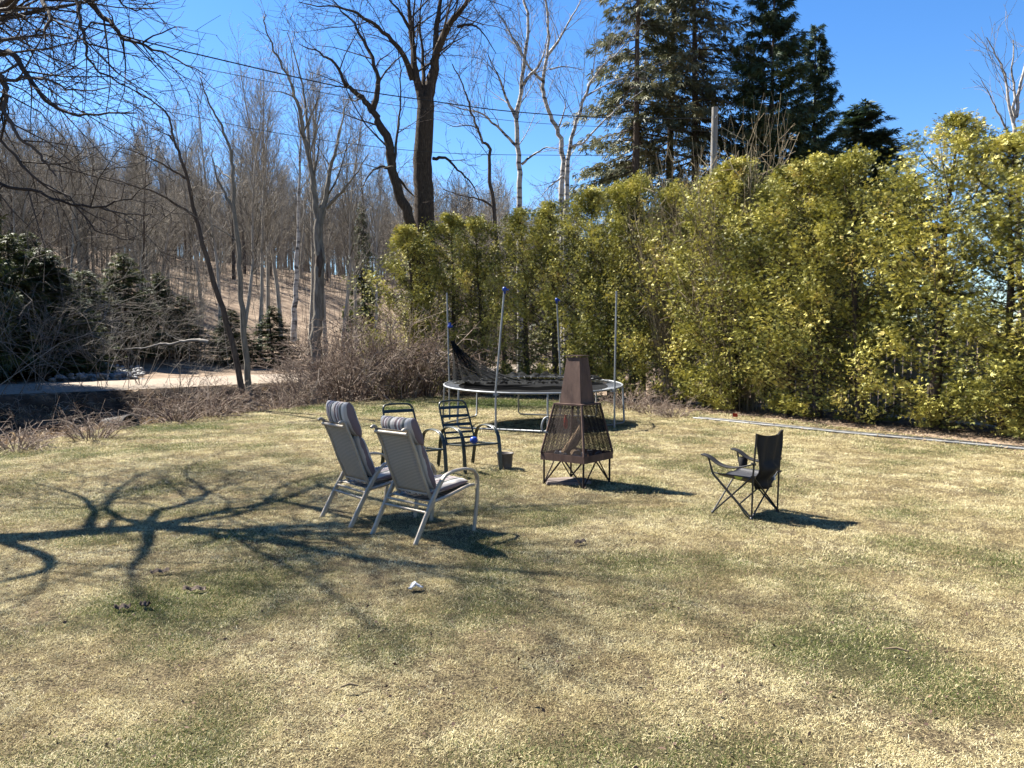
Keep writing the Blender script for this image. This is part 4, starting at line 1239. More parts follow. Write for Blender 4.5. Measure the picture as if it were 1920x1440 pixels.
# tan dry shrubs showing in and over the hedge
tan = [shrub_mesh(620 + i, 3.2, .9, 110, 'twig_tan', .12, 9, .0055) for i in range(2)]
for i, (px, py, Y, top, sc, lab) in enumerate([
        (1392, 800, 19.2, 296, .85, 'tan dry upright shrub poking out of the hedge right of the utility pole'),
        (1272, 790, 21.2, 352, .7, 'tan dry shrub in the hedge face left of the utility pole')]):
    X = (px - 960) / F * Y; ztop = 1.6 + (650 - top) * Y / F
    e = empty('dry_shrub', (X, Y, 0), i * 2., lab, 'shrub', 'tan dry shrubs in the hedge'); e.scale = (sc, sc, ztop / 3.2)
    link('stems', tan[i % 2], e)
bare_low = [shrub_mesh(640 + i, .9, 1.0, 34, 'twig_red', .9, 8, .0035) for i in range(2)]
for i, (px, py, s, lab) in enumerate([
        (1225, 776, .8, 'heap of bare twigs at the hedge foot right of the trampoline'),
        (1262, 782, .7, 'low tangle of bare twigs below the dry shrub at the hedge foot'),
        (1182, 768, .9, 'low bare shrub at the hedge foot behind the trampoline legs'),
        (30, 845, .7, 'low pinkish bare shrub at the left end of the lawn edge'),
        (170, 824, .8, 'pinkish bare shrub at the lawn edge before the culvert'),
        (330, 790, 1.1, 'bare twiggy shrub at the lawn edge right of the culvert'),
        (390, 782, 1.2, 'bare twiggy shrub at the lawn edge left of the leaning tree'),
        (430, 776, 1.0, 'bare shrub at the foot of the leaning tree'),
        (520, 768, .9, 'low bare shrub at the lawn edge right of the twin stems')]):
    p = gp(px, py)
    e = empty('bare_shrub', (p[0], p[1], tz(p[0], p[1]) - .03), i * 1.9, lab, 'shrub', 'low bare shrubs at the lawn edges'); e.scale = (s, s, s)
    link('stems', bare_low[i % 2], e)
# pale arching saplings left of the leaning tree
pale = [shrub_mesh(660 + i, 4.6, 3.2, 12, 'twig_pale', .95, 14, .0038, .008) for i in range(2)]
for i, (px, Y, s, lab) in enumerate([
        (60, 22, 1.0, 'pale arching sapling over the ditch near the left edge'),
        (190, 23, 1.05, 'pale arching sapling over the ditch left of the fallen branch'),
        (330, 23.5, .75, 'pale sapling between the fallen branch and the leaning tree'),
        (-80, 19, 1.2, 'pale arching sapling just at the left edge of the ditch'),
        (265, 25.2, .9, 'pale sapling arching beside the leaning tree, over the ditch')]):
    X = (px - 960) / F * Y
    e = empty('bare_sapling', (X, Y, tz(X, Y)), i * 2.4, lab, 'sapling', 'pale saplings in the ditch'); e.scale = (s, s, s)
    link('stems', pale[i % 2], e)
# dead stalks and twigs matted over the ditch bank
tb = Tubes(); r_ = np.random.default_rng(77); cnt = 0
cand = np.stack([r_.uniform(-24, 2, 40000), r_.uniform(8, 36, 40000)], 1)
sa = sdist(cand[:, 0], cand[:, 1], LAWN_EDGE); sb = sdist(cand[:, 0], cand[:, 1], ROAD_NEAR)
ok = (sa > .05) & (sb < -.1) & (np.abs((cand[:, 0] / cand[:, 1])) < .85)
cand = cand[ok][:5200]
zc = terrain(cand[:, 0], cand[:, 1])
for (x, y), z in zip(cand, zc):
    L = r_.uniform(.25, .9); d = unit(np.array([r_.normal(), r_.normal(), r_.uniform(.1, 1.1)]))
    p = np.array([x, y, z - .02]); m1 = p + d * L * .5; e = m1 + unit(d + np.array([0, 0, -.7]) + r_.normal(size=3) * .4) * L * .5
    e[2] = max(e[2], z)
    tb.add(np.array([p, m1, e]), [.007, .006, .003], 3)
tag(link('dead_stalks', tb.mesh('dead_stalks', M['twig_red'])), kind='stuff')
# pale dead grass on the bank
r_ = np.random.default_rng(78)
cc = cand[r_.integers(0, len(cand), 16000)] + r_.normal(size=(16000, 2)) * .25
zc = terrain(cc[:, 0], cc[:, 1])
Bv = np.stack([cc[:, 0], cc[:, 1], zc - .01], 1)
dv = np.stack([r_.normal(size=16000), r_.normal(size=16000), r_.uniform(.2, 1.4, 16000)], 1); dv /= np.linalg.norm(dv, axis=1, keepdims=True)
nn = r_.normal(size=(16000, 3)); nn /= np.linalg.norm(nn, axis=1, keepdims=True)
Vv, q = leaf_fans(Bv, dv, nn, r_.uniform(.14, .42, 16000), .03, .5, 3, r_, .4)
tag(link('dead_grass', arr_mesh('dead_grass', Vv, quads=q, material=M['deadleaf'], attrs={'rnd': np.repeat(r_.random(16000), 12)})), kind='stuff')
# fallen leaves under the hedge and along the lawn edge
r_ = np.random.default_rng(79); K = 9000
tpar = r_.uniform(0, len(HC) - 1.001, K); ii = tpar.astype(int); fr_ = (tpar - ii)[:, None]
pp = HC[ii] * (1 - fr_) + HC[ii + 1] * fr_
pp = pp + r_.normal(size=(K, 3)) * np.array([.75, .75, 0]) - np.array([.45, .3, 0])
pp[:, 2] = terrain(pp[:, 0], pp[:, 1]) + r_.uniform(.005, .05, K)
dv = np.stack([r_.normal(size=K), r_.normal(size=K), r_.normal(size=K) * .25], 1); dv /= np.linalg.norm(dv, axis=1, keepdims=True)
nn = np.array([0, 0, 1.0]) + r_.normal(size=(K, 3)) * .4; nn /= np.linalg.norm(nn, axis=1, keepdims=True)
Vv, q = leaf_fans(pp, dv, nn, r_.uniform(.05, .1, K), .3, .1, 1, r_)
tag(link('fallen_leaves', arr_mesh('fallen_leaves', Vv, quads=q, material=M['deadleaf'], attrs={'rnd': np.repeat(r_.random(K), 4)})), kind='stuff')
# pale rocks across the road
def rock(rng, s):
    import bmesh
    bm = bmesh.new(); bmesh.ops.create_icosphere(bm, subdivisions=1, radius=1)
    V_ = [np.array(v.co) * (1 + rng.normal() * .16) * s for v in bm.verts]; F_ = [[v.index for v in f.verts] for f in bm.faces]
    bm.free(); return V_, F_


mb = MB(); r_ = np.random.default_rng(80)
for i in range(330):
    px = r_.uniform(88, 268); p = gp(px, r_.uniform(704, 714) - (px - 88) * .02, .35)
    sc = np.array([r_.uniform(.06, .17), r_.uniform(.06, .16), r_.uniform(.05, .11)])
    V_, F_ = rock(r_, sc); off = np.array([p[0], p[1], tz(p[0], p[1]) + r_.uniform(0, .25)])
    mb.add([v + off for v in V_], F_)
tag(mb.build('rocks', M['rock']), kind='stuff')
# fallen pale branch over the ditch
g = Grow(350, spec(max=3, tl=0, per_m=(1.6, 2.5, 3, 3), cap=(8, 4, 3, 3), len=(.8, .4, .2, .2), rmin=.006, wig=(.25, .25, .25, .2), up=(.0, 0, 0, 0)))
fb = np.array(crom([at(390, 642, 21), at(372, 637, 21.1), at(345, 640, 21.2), at(325, 645, 21.3), at(300, 645, 21.4), at(280, 651, 21.5), at(258, 652, 21.6), at(230, 657, 21.8)], 4)); fb[1:-1] += np.random.default_rng(3).normal(size=fb[1:-1].shape) * .012
g.limb(fb - fb[0], .055, .012, 0, t0=.2)
e = empty('fallen_branch', fb[0], 0, 'pale fallen branch lying level above the dark ditch', 'branch')
link('bough', g.trunk.mesh('bough', M['twig_pale']), e); link('twigs', g.crown.mesh('twigs', M['twig_pale']), e)
# culvert pipe mouth
cp = gp(236, 806); cz = tz(cp[0] - .5, cp[1] + .8)
ang = math.atan2(1, -1.2)
e = empty('culvert_pipe', (cp[0] - .25, cp[1] + .7, cz + .08), 0, 'grey culvert pipe mouth lying in the ditch at the lawn edge', 'pipe')
mb = MB()
k = 20
ax = np.array([.75, -.65, .12]); ax = unit(ax); u_ = unit(np.cross(ax, [0, 0, 1])); w_ = np.cross(u_, ax)
def ringp(c, r): return [c + r * (math.cos(2 * math.pi * j / k) * u_ + math.sin(2 * math.pi * j / k) * w_) for j in range(k)]
rings = [ringp(ax * -1.2, .17), ringp(ax * .0, .17), ringp(ax * .012, .16), ringp(ax * .0, .148), ringp(ax * -1.2, .148)]
mb.add(sum(rings, []), [(i * k + j, i * k + (j + 1) % k, (i + 1) * k + (j + 1) % k, (i + 1) * k + j) for i in range(4) for j in range(k)], True)
mb.build('pipe_wall', M['concrete'], e)

# ------------------------------------------------------------------ utility pole and lines
Yp = 24.0
e = empty('utility_pole', ((1331 - 960) / F * Yp, Yp, 0), 0, 'weathered grey wooden utility pole behind the hedge', 'pole')
mb = MB(); mb.tube([(-.03, 0, -.2), (0, 0, 4), (.06, 0, 8.95)], [.13, .115, .095], 14); mb.build('shaft', M['pole_wood'], e)
mb = MB(); mb.tube([(.06, -.12, 8.6), (.06, -.2, 8.6), (.06, -.22, 8.65)], .025, 8); mb.build('insulator', M['galv'], e)


def wire(pts, r, label):
    P = np.array(crom([at(*p) for p in pts], 8))
    mb = MB(); o = P[0].copy(); mb.tube(P - o, r, 5)
    ob = mb.build('power_line', M['wire'], None, o)
    tag(ob, label, 'cable', 'cables strung across the sky')


wire([(1333, 222, 23.9), (1150, 221, 22.4), (960, 209, 20.8), (800, 188, 19.5), (640, 163, 18.2), (367, 101, 16), (233, 68, 14.9), (0, 6, 13.1), (-220, -60, 11.4)], .014, 'thickest black cable sloping across the sky to the utility pole top')
wire([(1333, 246, 23.9), (1040, 233, 22), (890, 218, 21), (707, 192, 19.8), (533, 159, 18.6), (327, 117, 17.2), (213, 95, 16.4), (0, 36, 15), (-220, -30, 13.5)], .007, 'thin cable just below the thickest one')
wire([(1333, 292, 23.9), (1040, 291, 22.6), (840, 287, 21.6), (660, 270, 20.6), (500, 246, 19.8), (387, 223, 19.2), (310, 208, 18.8), (230, 190, 18.4), (0, 130, 17), (-220, 70, 15.8)], .008, 'lowest thin cable crossing behind the big forked tree')
wire([(-200, 462, 42), (217, 510, 46), (333, 522, 47), (500, 537, 49), (640, 548, 51), (900, 560, 54)], .018, 'cable hanging low in front of the bare slope')
wire([(-200, 452, 44), (333, 500, 48), (567, 521, 51), (760, 534, 53)], .014, 'upper of the two cables hung low across the slope')

# ------------------------------------------------------------------ silver sling chairs and striped cushions
def chair_curve(z):
    """x of the back frame at height z"""
    return np.interp(z, [.34, .42, .62, .80, .95, 1.02, 1.2], [.25, .215, .135, .075, .01, -.02, -.06])


def patio_chair(loc, rz, label):
    e = empty('patio_chair', loc, rz, label, 'chair', 'silver patio chairs')
    for s in (1, -1):
        y = .275 * s
        mb = MB(); mb.strap(crom([(0, y, 0), (.12, y, .23), (.24, y, .44), (.29, y, .515)], 4), .028, .04); mb.build('rear_leg', M['silver'], e)
        mb = MB(); mb.strap(crom([(.29, y, .515), (.34, y, .565), (.44, y, .592), (.56, y, .595), (.655, y, .57), (.705, y, .51), (.715, y, .44)], 5), .04, .024); mb.build('armrest', M['silver'], e)
        mb = MB(); mb.strap(crom([(.715, y, .44), (.71, y, .30), (.69, y, .15), (.67, y, 0)], 4), .028, .034); mb.build('front_leg', M['silver'], e)
    mb = MB()
    zs = np.linspace(.36, .99, 12)
    for s in (1, -1):
        pth = [(chair_curve(z), .203 * s, z) for z in zs] + [(-.035, .203 * s, 1.003), (-.055, .2 * s, .988)]
        mb.tube(crom(pth, 2), .015, 8)
    for z, r in ((.40, .012), (.955, .016)):
        x = chair_curve(z) - (.02 if z > .9 else 0)
        mb.tube([(x, -.203, z), (x, .203, z)], r, 8)
    mb.build('back_frame', M['silver'], e)
    mb = MB()
    zz = np.linspace(.40, .985, 14); yy = np.linspace(-.195, .195, 7)
    mb.sheet([[(chair_curve(z) - .018 * (1 - (y / .195) ** 2) * math.sin((z - .4) / .585 * math.pi), y, z) for y in yy] for z in zz], .006)
    mb.build('back_sling', M['sling'], e)
    mb = MB()
    for s in (1, -1):
        mb.tube(crom([(.17, .255 * s, .335), (.4, .255 * s, .375), (.60, .255 * s, .425), (.69, .255 * s, .43)], 4), .015, 8)
    mb.tube([(.68, -.255, .425), (.68, .255, .425)], .014, 8)
    mb.build('seat_frame', M['silver'], e)
    for x, z in ((.165, .315), (.135, .262)):
        mb = MB(); mb.tube([(x, -.275, z), (x, .275, z)], .012, 8); mb.build('stretcher', M['silver'], e)
    mb = MB()
    xs = np.linspace(.2, .67, 12)
    mb.sheet([[(x, y, np.interp(x, [.2, .6, .67], [.345, .415, .42]) - .09 * (1 - (y / .245) ** 2) * math.sin((x - .2) / .47 * math.pi)) for y in np.linspace(-.245, .245, 9)] for x in xs], .006)
    mb.build('seat_sling', M['sling'], e)
    e.scale = (1, 1, .93)
    return e


def cushion(loc, rz, top, label):
    e = empty('chair_cushion', loc, rz, label, 'cushion', 'striped cushions on the patio chairs')
    e.scale = (1, 1, .93)
    hw = .2
    mb = MB(); mb.pillow(lambda u, v, w: (.45 + .235 * v + .02 * w, hw * u, np.interp(.45 + .235 * v, [.2, .67], [.40, .455]) + .045 * w), 12, 16); mb.build('seat_pad', M['stripe'], e)
    z0, z1 = .43, .86
    def back(u, v, w):
        z = (z0 + z1) / 2 + (z1 - z0) / 2 * v
        return (chair_curve(z) + .095 + .072 * w, hw * u, z)
    mb = MB(); mb.pillow(back, 12, 18); mb.build('back_pad', M['stripe'], e)
    h0, h1 = .845, top
    def head(u, v, w):
        z = (h0 + h1) / 2 + (h1 - h0) / 2 * v
        return (chair_curve(z) + .10 + .088 * w, (hw + .015) * u, z)
    mb = MB(); mb.pillow(head, 12, 12, 3.0); mb.build('head_pad', M['stripe'], e)
    return e


rrA, rlA = gp(775, 1025), gp(700, 1005)
rrB, rlB = gp(656, 993), gp(603, 973)
for nm, rr_, rl_, hd, top, lab, labc in (
        ('A', rrA, rlA, math.radians(48), 1.09, 'silver patio chair nearest the camera, tan sling back turned towards us', 'striped pink-grey cushion on the nearest silver chair, its head roll just over the top rail'),
        ('B', rrB, rlB, math.radians(40), 1.18, 'silver patio chair on the left, half behind the nearest one', 'striped grey cushion sticking up high over the left silver chair')):
    c = (rr_ + rl_) / 2
    loc = (c[0], c[1], tz(c[0], c[1]) - .005)
    patio_chair(loc, hd, lab); cushion(loc, hd, top, labc)

# ------------------------------------------------------------------ dark green slatted chairs
def green_chair(fm, f, label):
    f = unit(np.array([f[0], f[1], 0])); o = np.array([fm[0], fm[1], 0]) - f * .72
    e = empty('metal_chair', (o[0], o[1], tz(o[0], o[1]) - .005), math.atan2(f[1], f[0]), label, 'chair', 'dark green metal chairs')
    for s in (1, -1):
        y = .265 * s
        mb = MB(); mb.strap(crom([(.0, y, 0), (.05, y, .22), (.085, y, .40), (.14, y, .50), (.26, y, .55), (.42, y, .56), (.56, y, .535), (.645, y, .46), (.68, y, .34), (.705, y, .16), (.72, y, 0)], 4), .05, .014)
        a_ = mb.build('armrest', M['green_metal'], e)
        mb = MB()
        for dy in (-.013, .013):
            mb.tube(crom([(.085, y + dy, .408), (.14, y + dy, .509), (.26, y + dy, .559), (.42, y + dy, .569), (.56, y + dy, .544), (.652, y + dy, .464)], 4), .005, 5)
        mb.build('rib', M['green_metal'], a_)
    mb = MB()
    bx = lambda z: np.interp(z, [.30, .86], [.17, -.10])
    pth = [(bx(.31), .215, .31), (bx(.5), .215, .5), (bx(.7), .21, .7), (bx(.80), .205, .80), (bx(.845), .18, .845), (bx(.86), .13, .86), (bx(.865), 0, .865),
           (bx(.86), -.13, .86), (bx(.845), -.18, .845), (bx(.80), -.205, .80), (bx(.7), -.21, .7), (bx(.5), -.215, .5), (bx(.31), -.215, .31)]
    mb.tube(crom(pth, 3), .013, 8); mb.build('back_frame', M['green_metal'], e)
    for z in (.775, .665, .555, .455, .385):
        mb = MB(); w = .208
        mb.strap([(bx(z) - .012, -w, z), (bx(z) - .022, 0, z), (bx(z) - .012, w, z)], .042 if z > .5 else .03, .005, (bx(z + .1) - bx(z), 0, .1)); mb.build('slat', M['green_metal'], e)
    mb = MB()
    for s in (1, -1): mb.tube([(.15, .225 * s, .315), (.69, .225 * s, .35)], .013, 8)
    mb.tube([(.155, -.265, .32), (.155, .265, .32)], .012, 8); mb.tube([(.69, -.265, .35), (.69, .265, .35)], .012, 8)
    mb.build('seat_frame', M['green_metal'], e)
    for x in (.27, .40, .53):
        mb = MB(); mb.strap([(x, -.22, .322 + .065 * (x - .15)), (x, 0, .314 + .065 * (x - .15)), (x, .22, .322 + .065 * (x - .15))], .02, .004, (1, 0, .065)); mb.build('seat_slat', M['green_metal'], e)
    return e


gf = (.55, -.83)
fC = (gp(873, 890) + gp(939, 884)) / 2
chC = green_chair(fC, gf, 'dark green metal chair with a blue ball on its bare seat frame')
fD = gp(835, 898) - .25 * np.array([.83, .55, 0])
green_chair(fD, gf, 'dark green metal chair mostly hidden behind the nearest silver chair')
# blue ball on the seat
f3 = unit(np.array([gf[0], gf[1], 0])); l3 = np.array([-f3[1], f3[0], 0])
oC = np.array([fC[0], fC[1], 0]) - f3 * .72
bpos = oC + f3 * .40 + l3 * .05 + np.array([0, 0, .385])
import bmesh


def ball(name, r, mat_, loc, label, cat):
    bm = bmesh.new(); bmesh.ops.create_uvsphere(bm, u_segments=20, v_segments=12, radius=r)
    # shallow dents where the old ball has gone soft
    for v in bm.verts:
        if v.co.z > r * .75: v.co.z = r * .75 + (v.co.z - r * .75) * .3
    me = bpy.data.meshes.new(name); bm.to_mesh(me); bm.free()
    for p in me.polygons: p.use_smooth = True
    me.materials.append(mat_); o = link(name, me, None, loc); return tag(o, label, cat)


ball('ball', .052, M['blue_plastic'], bpos, 'blue ball lying on the seat of the dark green chair', 'ball')


def lathe(mb, prof, n=24, c=(0, 0, 0)):
    V_ = [(c[0] + r * math.cos(2 * math.pi * j / n), c[1] + r * math.sin(2 * math.pi * j / n), c[2] + z) for r, z in prof for j in range(n)]
    mb.add(V_, [(i * n + j, i * n + (j + 1) % n, (i + 1) * n + (j + 1) % n, (i + 1) * n + j) for i in range(len(prof) - 1) for j in range(n)], True)
    return mb


p = gp(947, 880)
e = empty('pail', (p[0], p[1], tz(p[0], p[1])), 0, 'small grimy pail on the grass behind the dark green armrest', 'pail')
mb = MB(); lathe(mb, [(.001, .004), (.085, .0), (.09, .02), (.105, .19), (.112, .2), (.112, .205), (.103, .2), (.088, .03), (.001, .03)]); mb.build('bucket_body', M['pail'], e)
mb = MB(); mb.tube([(.11 * math.cos(a), .02 * math.sin(a) - .02, .195 + .06 * math.sin(a)) for a in np.linspace(0, math.pi, 12)], .003, 5); mb.build('handle', M['galv'], e)

# ------------------------------------------------------------------ fire pit
FP = np.array([.752, 8.84])
fe = empty('fire_pit', (FP[0], FP[1], tz(*FP)), math.radians(-45 + 6), 'rusty pyramid fire pit with mesh sides and tall hood', 'fire pit')
# local frame: square with corners at (+-a,+-a); one corner points to the camera
def sq(a, z): return [(-a, -a, z), (a, -a, z), (a, a, z), (-a, a, z)]


r2 = math.sqrt(.5)
aT, aC, aH, aTop, aL = .425 * r2, .265 * r2, .205 * r2, .125 * r2, .385 * r2
mb = MB(); t_ = .008
o1, o2, i2, i1 = sq(aT, .285), sq(aT, .365), sq(aT - t_, .365), sq(aT - t_, .30)
V_ = o1 + o2 + i2 + i1
mb.add(V_, [(i * 4 + j, i * 4 + (j + 1) % 4, (i + 1) * 4 + (j + 1) % 4, (i + 1) * 4 + j) for i in range(3) for j in range(4)] + [(12, 13, 14, 15), (3, 2, 1, 0)])
mb.build('tray', M['rust'], fe)
for j in range(4):
    a, b_ = sq(aT - .004, .36)[j], sq(aC, .925)[j]
    mb = MB(); mb.tube([a, b_], .016, 4); mb.build('corner_post', M['rust'], fe)
mb = MB()
V_ = sq(aC + .012, .915) + sq(aC + .012, .935) + sq(aH - .01, .935) + sq(aH - .01, .915)
mb.add(V_, [(i * 4 + j, i * 4 + (j + 1) % 4, ((i + 1) % 4) * 4 + (j + 1) % 4, ((i + 1) % 4) * 4 + j) for i in range(4) for j in range(4)])
mb.build('collar', M['rust'], fe)
mb = MB()
V_ = sq(aH, .936) + sq(aTop, 1.46) + sq(aTop - .006, 1.46) + sq(aH - .006, .936)
mb.add(V_, [(i * 4 + j, i * 4 + (j + 1) % 4, (i + 1) * 4 + (j + 1) % 4, (i + 1) * 4 + j) for i in range(3) for j in range(4)])
hood = mb.build('hood', M['rust'], fe)
mb = MB(); V_ = sq(aTop + .012, 1.472) + sq(aTop + .012, 1.484); mb.add(V_, [(3, 2, 1, 0), (4, 5, 6, 7)] + [(j, (j + 1) % 4, 4 + (j + 1) % 4, 4 + j) for j in range(4)])
for j in range(4):
    mb.tube([sq(aTop - .01, 1.45)[j], sq(aTop - .01, 1.475)[j]], .006, 5)
mb.build('cap', M['rust'], hood)
# expanded-metal sides: crossing strands cut to each trapezoid
for j in range(4):
    A0, A1 = np.array(sq(aT - .006, .365)[j]), np.array(sq(aT - .006, .365)[(j + 1) % 4])
    B0, B1 = np.array(sq(aC - .002, .915)[j]), np.array(sq(aC - .002, .915)[(j + 1) % 4])
    ex = unit(A1 - A0); mid0 = (A0 + A1) / 2; mid1 = (B0 + B1) / 2; H = np.linalg.norm(mid1 - mid0); ey = (mid1 - mid0) / H
    w0, w1 = np.linalg.norm(A1 - A0) / 2, np.linalg.norm(B1 - B0) / 2
    tb = Tubes(); step = .021; slope = 1.7
    for sgn in (1, -1):
        for c in np.arange(-1.2, 1.2, step):
            lo, hi = None, None
            hs = np.linspace(0, H, 120); xs_ = c + sgn * hs / slope
            ins = np.abs(xs_) <= w0 + (w1 - w0) * hs / H
            if ins.sum() < 3: continue
            k0, k1 = np.where(ins)[0][[0, -1]]
            P_ = [mid0 + ex * xs_[k] + ey * hs[k] for k in (k0, k1)]
            tb.add(np.array(P_), [.0031, .0031], 3)
    o_ = link('mesh_panel', tb.mesh('mesh_panel', M['rust_dark'], False), fe); o_['kind'] = 'stuff'
feet = sq(aL, .0); tops = sq(aL, .29)
for j in range(4):
    lg = MB(); lg.tube([feet[j], tops[j]], .013, 4); lg_o = lg.build('leg', M['rust_dark'], fe)
    for k_ in (1, -1):
        q = np.array(sq(aT - .02, .29)[j]) * .55 + np.array(sq(aT - .02, .29)[(j + k_) % 4]) * .45
        mb = MB(); mb.tube([np.array(feet[j]) + np.array([0, 0, .012]), q], .010, 4); mb.build('brace', M['rust_dark'], lg_o)
# pale coiled handle on the left side
mb = MB()
mid = np.array(sq(aT, .36)[0]) * .42 + np.array(sq(aC, .92)[0]) * .58
mb.tube(crom([mid + np.array([-.005, -.01, -.09]), mid + np.array([-.05, -.05, -.07]), mid + np.array([-.055, -.055, 0]), mid + np.array([-.035, -.035, .07]), mid + np.array([-.003, -.003, .09])], 4), .012, 8)
mb.build('handle', M['galv'], fe)
Rz = Matrix.Rotation(math.radians(-39), 3, 'Z')


def fpw(v):
    q = Rz @ Vector(v); return np.array([FP[0] + q.x, FP[1] + q.y, tz(*FP) + q.z])


def log_obj(p0, p1, r, label, name='log', m='log'):
    p0, p1 = fpw(p0), fpw(p1); d = p1 - p0
    mb = MB(); mb.tube([np.zeros(3), d * .3 + np.array([.004, .003, .0]), d * .7, d], [r, r * 1.05, r * .97, r * .93], 12)
    return tag(mb.build(name, M[m], None, p0), label, 'log')


log_obj((-.10, -.10, .34), (.06, .10, .70), .055, 'split log leaning up inside the fire pit')
log_obj((-.19, .1, .345), (.12, -.17, .36), .05, 'charred log lying across the fire pit tray', m='log')
mb = MB(); r_ = np.random.default_rng(90)
for i in range(26):
    V_, F_ = rock(r_, np.array([r_.uniform(.015, .05), r_.uniform(.015, .05), r_.uniform(.012, .035)]))
    off = fpw((r_.uniform(-.25, .25), r_.uniform(-.25, .25), r_.uniform(.32, .36))); mb.add([v + off for v in V_], F_)
tag(mb.build('ash', M['ash']), kind='stuff')
c = fpw((-.02, -.03, .66))
mb = MB(); lathe(mb, [(.001, 0), (.022, 0), (.024, .1), (.012, .13), (.012, .16), (.001, .16)], 14); tag(mb.build('bottle', M['red'], None, (c[0] - .1, c[1] - .02, c[2] - .02)), 'red bottle standing up inside the mesh of the fire pit', 'bottle')
c = fpw((-.13, .02, .40))
V_, F_ = rock(r_, np.array([.06, .05, .05])); mb = MB(); mb.add(V_, F_); tag(mb.build('stone', M['brown_bottle'], None, c), 'reddish stone among the ashes in the fire pit', 'stone')
# flat slab under the pit
mb = MB()
out_ = [(-.26, -.16), (.1, -.2), (.26, -.1), (.22, .14), (-.02, .2), (-.27, .1)]
mb.add([(x, y, 0) for x, y in out_] + [(x * .96, y * .96, .03) for x, y in out_], [tuple(range(5, -1, -1)), tuple(range(6, 12))] + [(j, (j + 1) % 6, 6 + (j + 1) % 6, 6 + j) for j in range(6)])
p = gp(1066, 909); tag(mb.build('stone_slab', M['stone'], None, (p[0], p[1], tz(p[0], p[1]) + .012)), 'flat brown stone slab on the grass under the fire pit', 'slab')

# ------------------------------------------------------------------ folding camp chair
co = np.array([2.37, 7.135]); f = unit(np.array([-.7, .714, 0]))
e = empty('camp_chair', (co[0], co[1], tz(*co)), math.atan2(f[1], f[0]), 'black folding camp chair standing alone on the lawn', 'chair')
W_, D_ = .25, .40
for s in (1, -1):
    mb = MB(); mb.tube([(0, W_ * s, .0), (-.01, W_ * s, .42), (-.035, W_ * .97 * s, .80)], .0095, 8); mb.build('back_post', M['black_steel'], e)
    mb = MB(); mb.tube([(.0, W_ * s, .02), (D_, W_ * 1.02 * s, .39)], .0085, 6); mb.tube([(D_, W_ * s, .02), (.0, W_ * s, .40)], .0085, 6); mb.build('side_leg', M['black_steel'], e)
    mb = MB(); mb.tube([(D_, W_ * 1.02 * s, .38), (D_ + .04, W_ * 1.08 * s, .535)], .0085, 6); mb.build('arm_post', M['black_steel'], e)
    mb = MB(); mb.strap(crom([(D_ + .10, W_ * 1.1 * s, .565), (D_ + .03, W_ * 1.1 * s, .55), (D_ - .08, W_ * 1.1 * s, .49), (D_ * .5, W_ * 1.1 * s, .47), (.08, W_ * 1.08 * s, .49), (-.012, W_ * 1.0 * s, .52)], 5), .075, .014); mb.build('armrest', M['camp_black'], e)
    mb = MB()
    for (x, y) in ((0, W_ * s), (D_, W_ * s)): lathe(mb, [(.001, 0), (.016, 0), (.014, .03), (.001, .03)], 10, (x, y, 0))
    mb.build('foot', M['black_steel'], e)
mb = MB(); mb.tube([(0, W_, .02), (.0, -W_, .40)], .0085, 6); mb.tube([(-.012, -W_, .02), (-.012, W_, .40)], .0085, 6); mb.build('rear_cross_leg', M['black_steel'], e)
mb = MB(); mb.tube([(D_, W_, .02), (D_, -W_, .39)], .0085, 6); mb.tube([(D_ + .012, -W_, .02), (D_ + .012, W_, .39)], .0085, 6); mb.build('front_cross_leg', M['black_steel'], e)
mb = MB()
zz = np.linspace(.27, .80, 14); ys = np.linspace(-1, 1, 11)
def backw(z): return np.interp(z, [.27, .36, .45, .6, .7, .80], [.13, .16, .19, .215, .235, .245])
mb.sheet([[(np.interp(z, [.27, .35, .45, .80], [.03, .05, -.03, -.045]) - .05 * (1 - y * y) * (.3 + 1.0 * (z < .5)) + .012 * math.sin(7 * y + 9 * z), y * backw(z), z - .035 * (1 - y * y) * (z > .79)) for y in ys] for z in zz], .012)
mb.build('back_panel', M['camp_black'], e)
mb = MB()
xs = np.linspace(.0, D_ + .01, 10)
mb.sheet([[(x, y * .235, .39 - .085 * (1 - abs(y) ** 2.2) * (1 - .55 * x / D_) - .01 * math.sin(6 * y)) for y in ys] for x in xs], .010)
mb.build('seat_panel', M['camp_grey'], e)
mb = MB(); mb.add([(.10, .237, .385), (.19, .237, .388), (.17, .2375, .36), (.12, .2375, .36)], [(0, 1, 2, 3)]); mb.build('seat_patch', M['yellow'], e)
mb = MB(); lathe(mb, [(.04, -.09), (.045, .0), (.043, .002), (.038, -.088)], 14, (D_ - .02, -W_ * 1.1, .49)); mb.build('cup_holder', M['camp_black'], e)
mb = MB(); mb.strap([(-.062, -.055, .395), (-.066, -.058, .345)], .028, .002, (0, 1, 0)); mb.build('care_label', M['white'], e)
mb = MB()
for z in (.40, .52): mb.box((-.012, -W_, z), (.04, .022, .022))
for z in (.40, .52): mb.box((-.012, W_, z), (.04, .022, .022))
mb.build('joint_bracket', M['black_steel'], e)

# ------------------------------------------------------------------ trampoline
TC = np.array([.44, 16.0]); TR = 1.85
te = empty('trampoline', (TC[0], TC[1], 0), 0, 'round trampoline with galvanised frame and its black net fallen down', 'trampoline')
rimz = lambda a: .82 + .085 * math.sin(a)
def rimp(a, r=TR, dz=0): return np.array([r * math.cos(a), r * math.sin(a), rimz(a) * 1.0 + dz])


